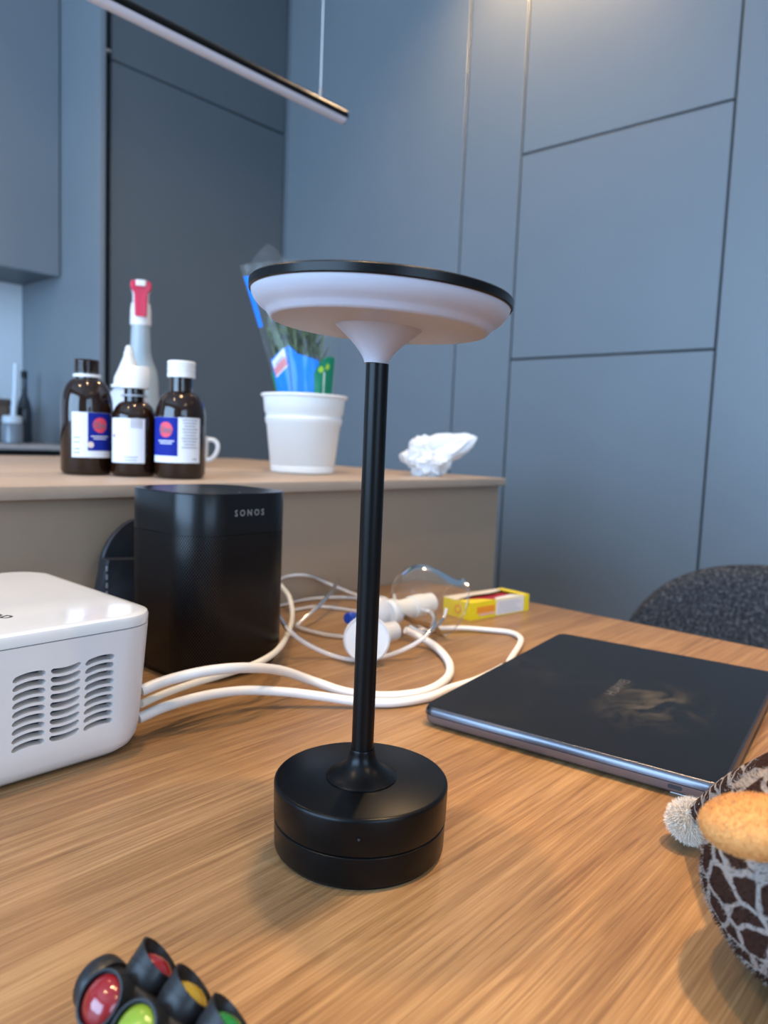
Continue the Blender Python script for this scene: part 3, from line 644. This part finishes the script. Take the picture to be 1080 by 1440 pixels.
add('neck_ring', lathe([(nk+.0004, .105), (nk+.0035, .105), (nk+.0035, .1072), (nk+.0004, .1075), (nk+.0004, .105)], 40), mat('ring_grey', (.35, .36, .38), .4), b_)
lb = add('label', cpatch(r_+.0002, -66, 27, .0185, .0760), LAB, b_)
for k in range(5): add('print_line', bend(bar2d(.0006, .006), r_+.0006, -6+k*6, .0695), INK, lb, 0)
add('print_line', bend(bar2d(.009, .0005), r_+.0006, -8, .026), INK, lb, 0); add('print_line', bend(bar2d(.008, .0005), r_+.0006, -8, .022), INK, lb, 0)
add('print_line', bend(bar2d(.002, .002), r_+.0006, -55, .053), mat('print_purple', (.35, .1, .3), .6), lb, 0)
B3L = 'brown glass medicine bottle with a ribbed white screw cap beside the white mug'
b_, r_, nk = bottle(253, 672.5, .0325, .136, B3L, 0, None)
cp_ = [(0, .1530), (nk+.0026, .1530), (nk+.0036, .1518)]
for z in (.1480, .1440, .1392): cp_ += [(nk+.0036, z+.0014), (nk+.0028, z+.0007), (nk+.0028, z), (nk+.0036, z-.0007)]
cp_ += [(nk+.0036, .1318), (nk+.0008, .1316), (nk+.0008, .1362), (0, .1362)]
add('cap', lathe(cp_, 72, lambda t, z: 1+.006*math.cos(48*t) if z > .142 else 1), CAPW, b_)
lb = add('label', cpatch(r_+.0002, -78, 47, .0215, .0795), LAB, b_)
add('printed_field', cpatch(r_+.0005, -76, -6, .0300, .0793), BLU, lb)
add('logo_disc', bend(disc2d(.0098), r_+.0009, -34, .0635), REDL, lb); add('logo_letters', bend(textmesh('Dm', .0120, bold=.0002), r_+.0016, -34, .0630), INK, lb, 0)
for k, ww in enumerate((.012, .009)): add('print_line', bend(bar2d(ww, .0006), r_+.0009, -34, .0490-k*.003), LAB, lb, 0)
for k in range(10): add('print_line', bend(bar2d(.0105-.0015*(k % 3), .0005), r_+.0006, 21, .0765-k*.0039), INK, lb, 0)
add('print_line', bend(bar2d(.003, .0006), r_+.0006, 33, .0265), INK, lb, 0)

# dropper bottle and spray bottle behind
p = atz(180, 657, .169); db = empty('squeeze_bottle', (p.x, p.y, IZ)); tag(db, 'white squeeze bottle with a pointed nozzle behind the brown bottles', 'bottle')
add('body', lathe([(0, 0), (.032, 0), (.034, .003), (.034, .09), (.033, .108), (.028, .122), (.022, .130), (0, .130)], 48), mat('squeeze_white', (.62, .66, .72), .4, trans=.2), db)
add('nozzle', lathe([(0, .1302), (.0275, .1302), (.0275, .134), (.0235, .136), (.0225, .146), (.0165, .160), (.0085, .180), (.0078, .183), (.0078, .188), (.0058, .190), (.0058, .195), (.003, .199), (0, .199)], 40), CAPW, db)
p = atz(196, 651, .169); dd = (p-CAM).dot(Vector(fwd)); k_ = dd/FPX
sb = empty('spray_bottle', (p.x, p.y, IZ), camrot(p)); tag(sb, 'tall pale grey spray bottle with a red trigger head behind the brown bottles', 'spray bottle')
GREYB = mat('pale_grey_plastic', (.46, .52, .54), .35, trans=.15, var=.05, vscale=30)
def zz(y): return (651-y)*k_
def sp_(a, b, c, t): return a
add('body', lathe([(0, 0), (24*k_, 0), (26*k_, .004), (26*k_, zz(560)), (25*k_, zz(535)), (23*k_, zz(522)), (17*k_, zz(508)), (14*k_, zz(495)), (13*k_, zz(470)), (12.5*k_, zz(462)), (0, zz(462))], 48, lambda t, z: 1+.04*math.cos(2*t)), GREYB, sb)
add('collar', lathe([(0, zz(462)+.0002), (13.5*k_, zz(462)+.0002), (14*k_, zz(458)), (13.5*k_, zz(440)), (12.5*k_, zz(432)), (0, zz(432))], 40), WHITEP, sb)
add('head', loft([[(x-.004, y, z) for x, y in rrect(a_, b2, .006, 6)] for a_, b2, z in ((.015, .0145, zz(432)+.0002), (.016, .0150, zz(418)), (.018, .0170, zz(412)), (.019, .0150, zz(404)), (.015, .010, zz(401)))]), WHITEP, sb)
REDP = mat('red_plastic', (.62, .025, .07), .35)
add('trigger', loft([[(x+.0185, y, z) for x, y in rrect(.0045, w_, .003, 6)] for w_, z in ((.0098, zz(451)), (.0108, zz(448)), (.0118, zz(430)), (.0120, zz(421)), (.0150, zz(417)), (.0185, zz(414)), (.0190, zz(408)), (.0165, zz(404)))]), REDP, sb)
add('nozzle_cap', loft([[(x+.0225, y, z) for x, y in rrect(.0055, .009, .003, 6)] for z in (zz(411), zz(405), zz(403.5))]), WHITEP, sb)

# mug
p = atz(268, 655, .169); mg = empty('coffee_mug', (p.x, p.y, IZ), math.atan2(RV.y, RV.x)); tag(mg, 'small white porcelain mug half hidden behind the ribbed cap bottle', 'mug')
PORC = mat('white_porcelain', (.74, .77, .78), .15, coat=.3)
add('cup', lathe([(0, .003), (.022, 0), (.026, .002), (.0315, .02), (.0330, .055), (.0322, .0556), (.0312, .055), (.0298, .02), (.024, .006), (0, .005)], 48), PORC, mg)
add('handle', tube([(.0305, 0, .049), (.040, 0, .050), (.0485, 0, .044), (.0500, 0, .034), (.046, 0, .023), (.038, 0, .014), (.0290, 0, .012)], .0042, 12), PORC, mg)

# potted herb in a printed sleeve
p = atz(425, 665, .169); dd = (p-CAM).dot(Vector(fwd)); kk = dd/FPX
HP = empty('potted_herb', (p.x, p.y, IZ), math.atan2(RV.y, RV.x)); tag(HP, 'leafy green herb in a white plastic pot with a clear printed sleeve', 'plant')
PH = 108*kk
POTM = mat('white_pot_plastic', (.90, .90, .87), .35, sss=.1)
r0, r1_ = 43.5*kk, 56*kk
def prr(t): return r0+(r1_-r0)*t
add('pot', lathe([(0, .002), (r0-.004, .0), (r0, .002), (prr(.09), PH*.09), (prr(.10)-.0008, PH*.10), (prr(.12), PH*.11), (prr(.62), PH*.62), (prr(.63)+.0018, PH*.635), (prr(.70)+.0018, PH*.70), (prr(.71), PH*.715), (prr(.76), PH*.76), (prr(.77)+.0018, PH*.775), (prr(.96)+.0015, PH*.955), (prr(1)+.0040, PH*.965), (prr(1)+.0052, PH*.985), (prr(1)+.0040, PH), (prr(1)-.002, PH), (prr(.9)-.003, PH*.85), (0, PH*.85)], 72), POTM, HP)
add('soil', lathe([(0, PH*.852), (prr(.85)-.004, PH*.852), (prr(.8), PH*.875), (0, PH*.885)], 32), mat('soil', (.03, .02, .012), .9, bump=.6, bscale=300), HP)
def sleeve(u, v, off=0.0, front=True):       # u -1..1 across the picture, v 0..1 up
    zb = PH*.90; u = max(-1, min(1, u))
    xl = -.046+(-.116+.046)*v**1.15 ; xr = .050+(.064-.050)*v
    x = xl+(xr-xl)*(u+1)/2
    rx = (xr-xl)/2; ry = .047*(1-v)**.8+.018*v
    y = math.sqrt(max(0, 1-u*u))*ry*(-1 if front else 1)
    topz = PH+ (.212+.036*max(0, 1-abs((u+.42)/.36))**.8 if front else .215+.018*(1-abs(u)))-.012*max(0, u)
    z = zb+(topz-zb)*v
    w_ = .004*v*math.sin(9*u+4*v)+.003*noise.noise(Vector((u*5, v*5, 3 if front else 7)))
    y += w_*(1-u*u)
    if off: y += -off if front else off
    return Vector((x, y, z))
def patch(uvgrid): return uvgrid
def grid(fn, nu, nv):
    vs = [fn(i/nu, j/nv) for j in range(nv+1) for i in range(nu+1)]
    fs = [(j*(nu+1)+i, j*(nu+1)+i+1, (j+1)*(nu+1)+i+1, (j+1)*(nu+1)+i) for j in range(nv) for i in range(nu)]
    return mesh(vs, fs)
FILM = clear_mat('clear_film', (.98, .99, .98), .03, .10, 1.28, .35, 28)
ua = lambda t: math.sin((t-.5)*math.pi)
slf = add('sleeve_front', grid(lambda s, t: sleeve(ua(s), t), 40, 24), FILM, HP, 80)
slb = add('sleeve_back', grid(lambda s, t: sleeve(ua(s), t, 0, False), 40, 24), FILM, HP, 80)
PBLU = mat('film_blue', (.005, .20, .80), .35); PGRN = mat('film_green', (.008, .22, .11), .35)
def vz(y): return max(0.0, (667-y)*kk-PH*.90)/(PH+.212-PH*.90)
def band(u0, u1, fb, ft, off, m, name='printed_field', par=None, nu=16, nv=6):
    add(name, grid(lambda s, t: sleeve(u0+(u1-u0)*s, fb(s)+(ft(s)-fb(s))*t, off), nu, nv), m, par or slf, 80)
band(-.86, -.36, lambda s: .02, lambda s: vz(507+6*(1-s)), .0006, PBLU)
band(-.32, .52, lambda s: .02, lambda s: vz(503+9*s), .0006, PBLU)
band(.38, .93, lambda s: .02, lambda s: vz(530-26*math.sin(min(1, s*1.25)*math.pi/2)), .0011, PGRN)
band(-.97, -.86, lambda s: .02, lambda s: vz(530), .0006, PGRN, nu=4)
band(-.985, -.86, lambda s: vz(470), lambda s: vz(402), .0006, PBLU, nu=4)
lw = mat('label_sticker', (.72, .74, .80), .5)
def tilted(u0, u1, y0, y1, sl, off, m, name):
    add(name, grid(lambda s, t: sleeve(u0+(u1-u0)*s-.04*t, vz(y0+(y1-y0)*t-sl*s), off), 8, 4), m, slf, 80)
tilted(-.80, -.40, 538, 516, 8, .0014, lw, 'sticker'); tilted(-.80, -.40, 536, 526, 8, .0018, mat('sticker_red', (.62, .22, .24), .5), 'sticker_print')
tilted(-.75, -.47, 524, 521, 6, .0018, mat('sticker_grey', (.45, .45, .55), .5), 'sticker_print')
band(.66, .70, lambda s: .03, lambda s: vz(527), .0016, mat('sprout_white', (.6, .72, .66), .5), 'printed_sprout', nu=2)
for u0, u1, y in ((.50, .67, 525), (.70, .82, 520)):
    add('printed_leaf', grid(lambda s, t: sleeve(u0+(u1-u0)*s, vz(y-5*math.sin(s*math.pi)*(t*2-1)*.9-2*s), .0017), 8, 3), mat('sprout_green', (.35, .62, .05), .5), slf, 80)
# foliage
random.seed(11)
def leafmat():
    def bld(nt, b):
        N, L = nt.nodes.new, nt.links.new; tc = N('ShaderNodeTexCoord'); n = N('ShaderNodeTexNoise'); n.inputs['Scale'].default_value = 55; L(tc.outputs['Object'], n.inputs['Vector'])
        cr = N('ShaderNodeValToRGB'); e = cr.color_ramp.elements; e[0].position = .35; e[0].color = (.020, .060, .018, 1); e[1].position = .70; e[1].color = (.16, .27, .07, 1); L(n.outputs['Fac'], cr.inputs[0]); L(cr.outputs[0], b.inputs['Base Color'])
    return ramp_mat('herb_leaf', bld, .5)
LEAFM = leafmat()
def inside(q):
    zb = PH*.9; v = (q.z-zb)/(.235); v = max(0, min(1, v)); xl = -.046-.070*v**1.15+.006; xr = .050+.014*v-.006
    q.x = max(xl, min(xr, q.x)); ry = .8*(.047*(1-v)**.8+.018*v); e = math.sqrt(max(.02, 1-((q.x-(xl+xr)/2)/((xr-xl)/2))**2)); q.y = max(-ry*e, min(ry*e, q.y)); return q
vs, fs, svs, sfs = [], [], [], []
for s in range(46):
    a = random.uniform(0, 6.28); r0_ = random.uniform(0, .036)
    base = Vector((r0_*math.cos(a), r0_*math.sin(a), PH*.87)); hh = random.uniform(.10, .185)
    tip = base+Vector((-.035*random.random()+random.uniform(-.03, .03), random.uniform(-.02, .02), hh))
    mid_ = (base+tip)/2+Vector((random.uniform(-.012, .012), random.uniform(-.012, .012), 0))
    sm = tube([inside(base), inside(mid_), inside(tip)], lambda t: .0013*(1-.6*t), 5, 5); o0 = len(svs); svs += [v.co.copy() for v in sm.vertices]; sfs += [tuple(i+o0 for i in p_.vertices) for p_ in sm.polygons]
    for k in range(15):
        t = random.uniform(.12, 1); c = base*(1-t)**2+mid_*2*t*(1-t)+tip*t*t; aa = random.uniform(0, 6.28); L_ = random.uniform(.022, .045)
        dr = Vector((math.cos(aa)*.55, math.sin(aa)*.55, 1)).normalized(); sd = dr.cross(Vector((math.sin(aa), math.cos(aa)*.3, .4))).normalized()*random.uniform(.0018, .0036)
        P_ = [c, c+dr*L_*.35+sd, c+dr*L_, c+dr*L_*.35-sd]; i0 = len(vs); vs += [inside(q) for q in P_]; fs.append((i0, i0+1, i0+2, i0+3))
tag(add('leaves', mesh(vs, fs), LEAFM, HP, 0), kind='stuff'); tag(add('stems', mesh(svs, sfs), mat('herb_stem', (.25, .36, .14), .5), HP), kind='stuff')

# crumpled tissue
p = atz(598, 669, .169); TS = bmesh.new(); bmesh.ops.create_icosphere(TS, subdivisions=5, radius=1)
ax_r = Vector((RV.x, RV.y, 0)); ax_f = Vector((-RV.y, RV.x, 0))
for v in TS.verts:
    n_ = v.co.copy()
    def ridge(s, o_): return 1-2*abs(noise.noise(n_*s+Vector((o_, o_*2, -o_))))
    rr = 1+.34*(ridge(1.1, 3)-.5)+.20*(ridge(2.3, 9)-.5)+.10*(ridge(4.8, 5)-.5)+.012*(ridge(12, 2)-.5)
    q = Vector((n_.x*.041, n_.y*.034, n_.z*.034))*rr
    wv = n_.dot(Vector((.80, .1, .60)))
    if wv > .70:
        k = ((wv-.70)/.30)**.9; q += Vector((.050, .0, .022))*k; q.y *= 1-.6*k
    if n_.x < -.4: q.x *= .97; q.z *= .95
    v.co = q
zm = min(v.co.z for v in TS.verts)
for v in TS.verts: v.co.z = max(v.co.z, zm*.80)
zm *= .80
tis = add('crumpled_tissue', frombm(TS), mat('tissue_white', (.80, .81, .82), .85, sss=.15, bump=.25, bscale=90), None, 28); tis.location = (p.x, p.y, IZ-zm); tis.rotation_euler = (0, 0, math.atan2(RV.y, RV.x))
tag(tis, 'crumpled white paper tissue on the pale worktop beside the herb pot', 'tissue')

# things on the far kitchen worktop
p = atb(17, 600, 2.62)
dsh = empty('dish_brush_holder', (p.x, 2.62, WZ)); tag(dsh, 'clear ribbed jar with a white lid and upright stick on the far worktop', 'jar')
add('jar', lathe([(0, 0), (.030, 0), (.034, .004), (.034, .062), (.030, .070), (.028, .068), (.031, .06), (.031, .006), (0, .005)], 36), mat('grey_glass', (.30, .36, .42), .08, trans=.5), dsh)
add('lid', lathe([(0, .0702), (.031, .0702), (.031, .088), (.027, .094), (0, .094)], 36), mat('jar_lid', (.5, .6, .68), .3), dsh)
add('stick', tube([(.004, 0, .094), (.012, .004, .19), (.016, .006, .27)], .0075, 12, curve=False), mat('pale_blue_plastic', (.6, .7, .8), .3), dsh)
p = atb(0, 590, 2.80)
cn = empty('storage_canister', (p.x-.055, 2.80, WZ)); tag(cn, 'brown storage canister behind the clear jar on the far worktop', 'canister')
add('body', loft([[(x*s_, y*s_, z) for x, y in rrect(.07, .07, .02, 6)] for s_, z in ((.95, 0), (1, .006), (1, .125), (.96, .131))]), mat('brown_box', (.13, .09, .07), .5), cn)
add('lid', loft([[(x*s_, y*s_, z) for x, y in rrect(.072, .072, .02, 6)] for s_, z in ((1, .1312), (1, .148), (.96, .153))]), mat('brown_lid', (.09, .065, .05), .4), cn)
p = atb(34, 590, 2.82)
hb = empty('dark_bottle', (p.x, 2.82, WZ)); tag(hb, 'dark slim bottle standing against the grey side panel on the far worktop', 'bottle')
add('body', lathe([(0, 0), (.024, 0), (.026, .004), (.026, .12), (.020, .15), (.011, .175), (.010, .235), (0, .235)], 32), mat('dark_glass', (.03, .035, .045), .1), hb)
add('cap', lathe([(0, .2352), (.0115, .2352), (.0115, .262), (0, .264)], 24), BLACKP, hb)

# ------------------------------------------------------------------ traffic light toy
t0 = atz(170, 1366, .026); rd, gn = atz(236, 1352, .026), atz(309, 1412, .026)
axv = (rd-gn); axv.z = 0; axv.normalize()
cc = atz(202, 1434, .026); TY = empty('traffic_light_toy', (cc.x, cc.y, T), math.atan2(axv.y, axv.x)); tag(TY, 'small black toy traffic light with coloured lenses lying on the table', 'toy')
TB = mat('toy_black', (.012, .014, .017), .38, bump=.05, bscale=300)
zc = .0240; half = .0135; P0 = .0095; pitch = .0205
add('post', xform(lathe([(0, -.056), (.0075, -.056), (.0085, -.055), (.0085, .0245), (.0078, .0255), (0, .0255)], 32), Matrix.Translation((0, 0, zc)) @ Matrix.Rotation(R(90), 4, 'Y')), TB, TY)
add('spine', loft([[(x, y*math.cos(R(45))-z*math.sin(R(45)), zc+y*math.sin(R(45))+z*math.cos(R(45))) for y, z in rrect(.0088*s_, .0088*s_, .002, 5)] for s_, x in ((.85, .0160), (1, .0150), (1, -.0480), (.85, -.0490))]), TB, TY)
add('top_knob', xform(lathe([(0, 0), (.0095, 0), (.0100, .001), (.0100, .006), (.0088, .0076), (0, .0080)], 28), Matrix.Translation((.0240, 0, zc)) @ Matrix.Rotation(R(90), 4, 'Y')), TB, TY)
cols = {'r': mat('lens_red', (.22, .010, .014), .15, coat=.6), 'y': mat('lens_amber', (.36, .26, .01), .15, coat=.6), 'g': mat('lens_green', (.015, .22, .035), .15, coat=.6), 'l': mat('lens_amber_reflect', (.19, .31, .025), .15, coat=.6)}  # lime is the amber lens with its green reflection put into the colour
def hood(r, L_):                # tube cut slantwise: long on the top side (+x), short below
    n = 28; rings = []
    for rr, inner in ((r, 0), (r-.0009, 1)):
        for k0 in (0, 1):
            rings.append([(rr*math.cos(2*math.pi*k/n), rr*math.sin(2*math.pi*k/n), (0 if k0 == 0 else .002+(L_-.002)*max(0, .5+.5*math.cos(2*math.pi*k/n))**1.1)) for k in range(n)])
    return loft([rings[0], rings[1], rings[3], rings[2]], False, False)
for face in (45, 135, 225, 315):
    M_ = Matrix.Translation((0, 0, zc)) @ Matrix.Rotation(R(90-face), 4, 'X').inverted() if False else Matrix.Translation((0, 0, zc)) @ Matrix.Rotation(R(face-90), 4, 'X')
    for k, c_ in enumerate('ryg'):
        L_ = .0078 if face == 135 else .0030
        xk = P0-k*pitch
        B_ = M_ @ Matrix.Translation((xk, 0, half))
        h_ = add('hood', xform(hood(.0092, L_), B_), TB, TY)
        add('cup', xform(lathe([(0, -.0075), (.0080, -.0075), (.0090, -.0060), (.0094, -.0002), (.0094, .0008), (0, .0008)], 28), B_), TB, TY)
        ln = lathe([(0, .0052), (.003, .0048), (.0055, .0036), (.0076, .0020), (.0080, .0009), (0, .0009)], 28)
        add('lens', xform(ln, B_), cols['l' if (face == 45 and c_ == 'y') else c_], h_)

# ------------------------------------------------------------------ plush toy
pc = atz(1168, 1240, .050)
PT = empty('plush_animal', (pc.x, pc.y, T)); tag(PT, 'plush animal with brown patched fur and a tan snout beside the laptop', 'plush toy')
O2 = Vector((pc.x, pc.y, T))
def furmat(name, patch, base, scale, wid=.10):
    def bld(nt, b):
        N, L = nt.nodes.new, nt.links.new; tc = N('ShaderNodeTexCoord')
        nz = N('ShaderNodeTexNoise'); nz.inputs['Scale'].default_value = 60; L(tc.outputs['Object'], nz.inputs['Vector'])
        ad = N('ShaderNodeVectorMath'); ad.operation = 'MULTIPLY_ADD'; ad.inputs[1].default_value = (.012,)*3; L(nz.outputs['Color'], ad.inputs[0]); L(tc.outputs['Object'], ad.inputs[2])
        v = N('ShaderNodeTexVoronoi'); v.feature = 'DISTANCE_TO_EDGE'; v.inputs['Scale'].default_value = scale; sc_ = N('ShaderNodeVectorMath'); sc_.operation = 'MULTIPLY'; sc_.inputs[1].default_value = (1, 1, 1.35); L(ad.outputs[0], sc_.inputs[0]); L(sc_.outputs[0], v.inputs['Vector'])
        mr = N('ShaderNodeMapRange'); mr.inputs['From Min'].default_value = wid; mr.inputs['From Max'].default_value = wid+.05; L(v.outputs['Distance'], mr.inputs['Value'])
        mx = N('ShaderNodeMix'); mx.data_type = 'RGBA'; mx.inputs['A'].default_value = (*base, 1); mx.inputs['B'].default_value = (*patch, 1); L(mr.outputs[0], mx.inputs['Factor']); L(mx.outputs['Result'], b.inputs['Base Color'])
        n2 = N('ShaderNodeTexNoise'); n2.inputs['Scale'].default_value = 900; L(tc.outputs['Object'], n2.inputs['Vector'])
        bp = N('ShaderNodeBump'); bp.inputs['Strength'].default_value = .6; bp.inputs['Distance'].default_value = .001; L(n2.outputs['Fac'], bp.inputs['Height']); L(bp.outputs[0], b.inputs['Normal'])
    return ramp_mat(name, bld, .95, .1)
FUR = furmat('patched_fur', (.035, .016, .011), (.27, .23, .20), 62, .055); FURW = mat('white_fur', (.80, .70, .58), .95, spec=.1, bump=.6, bscale=700)
def blob(center, axes, sub=4, fn=None):          # axes: three vectors
    bm = bmesh.new(); bmesh.ops.create_icosphere(bm, subdivisions=sub, radius=1)
    for v in bm.verts:
        n_ = v.co.copy(); s = fn(n_) if fn else 1
        v.co = Vector(center)+(Vector(axes[0])*n_.x+Vector(axes[1])*n_.y+Vector(axes[2])*n_.z)*s
    return frombm(bm)
def hair(me, n, ln, wd, droop=.3, seed=3):
    rnd = random.Random(seed); vs, fs = [], []
    ps = list(me.polygons); ar = [p.area for p in ps]
    for p in rnd.choices(ps, ar, k=n):
        cs = [me.vertices[i].co for i in p.vertices]; w_ = [rnd.random() for _ in cs]; s = sum(w_); c = sum((q*(a/s) for q, a in zip(cs, w_)), Vector())
        nn = (p.normal+Vector((rnd.uniform(-.6, .6), rnd.uniform(-.6, .6), rnd.uniform(-.6, .6)-droop))).normalized(); sd = nn.cross(Vector((rnd.random()-.5, rnd.random()-.5, rnd.random()-.5))).normalized()*wd
        l = ln*rnd.uniform(.5, 1.2); i = len(vs); vs += [c+sd, c-sd, c+nn*l]; fs.append((i, i+1, i+2))
    return mesh(vs, fs)
up3 = Vector((0, 0, 1)); FV = Vector((fwd.x, fwd.y, 0)).normalized()
bodym = blob((0, 0, .0508), (RV*.050, FV*.050, up3*.0495), 5, lambda n_: 1+.03*noise.noise(n_*2))
bo = add('body', bodym, FUR, PT); tag(add('body_fur', hair(bodym, 16000, .0022, .00022, .2), FUR, bo, 0), kind='stuff')
mz = atz(1064, 1161, .090)-O2
MUZ = mat('tan_plush', (.62, .30, .10), .9, spec=.1, bump=.5, bscale=600, var=.08, vscale=90)
muz = blob(mz, (RV*.0205+up3*.0012, FV*.016, up3*.0100-RV*.0008), 5)
mo = add('snout', muz, MUZ, PT); tag(add('snout_fur', hair(muz, 9000, .0012, .00015, .1, 5), MUZ, mo, 0), kind='stuff')
ta, tb_, tc_ = atz(971, 1154, .0150)-O2, atz(990, 1145, .022)-O2, atz(1112, 1104, .083)-O2
tb2 = (tb_+tc_)/2+Vector((0, 0, .003))
lm = tube([tb_, tb2, tc_], lambda t: .0080+.008*t, 20, 10); add('limb', lm, FUR, PT); bo2 = [o for o in PT.children if o.name.startswith('limb')][0]
tag(add('limb_fur', hair(lm, 5000, .005, .0003, .1, 8), furmat('light_patched_fur', (.10, .06, .045), (.72, .65, .55), 70, .2), bo2, 0), kind='stuff')
lim = blob(ta, (RV*.0110, FV*.0100, up3*.0100), 4, lambda n_: 1+.12*noise.noise(n_*3)); tf = add('tuft', lim, FURW, PT)
tag(add('tuft_fur', hair(lim, 9000, .0042, .00026, .1, 9), FURW, tf, 0), kind='stuff')
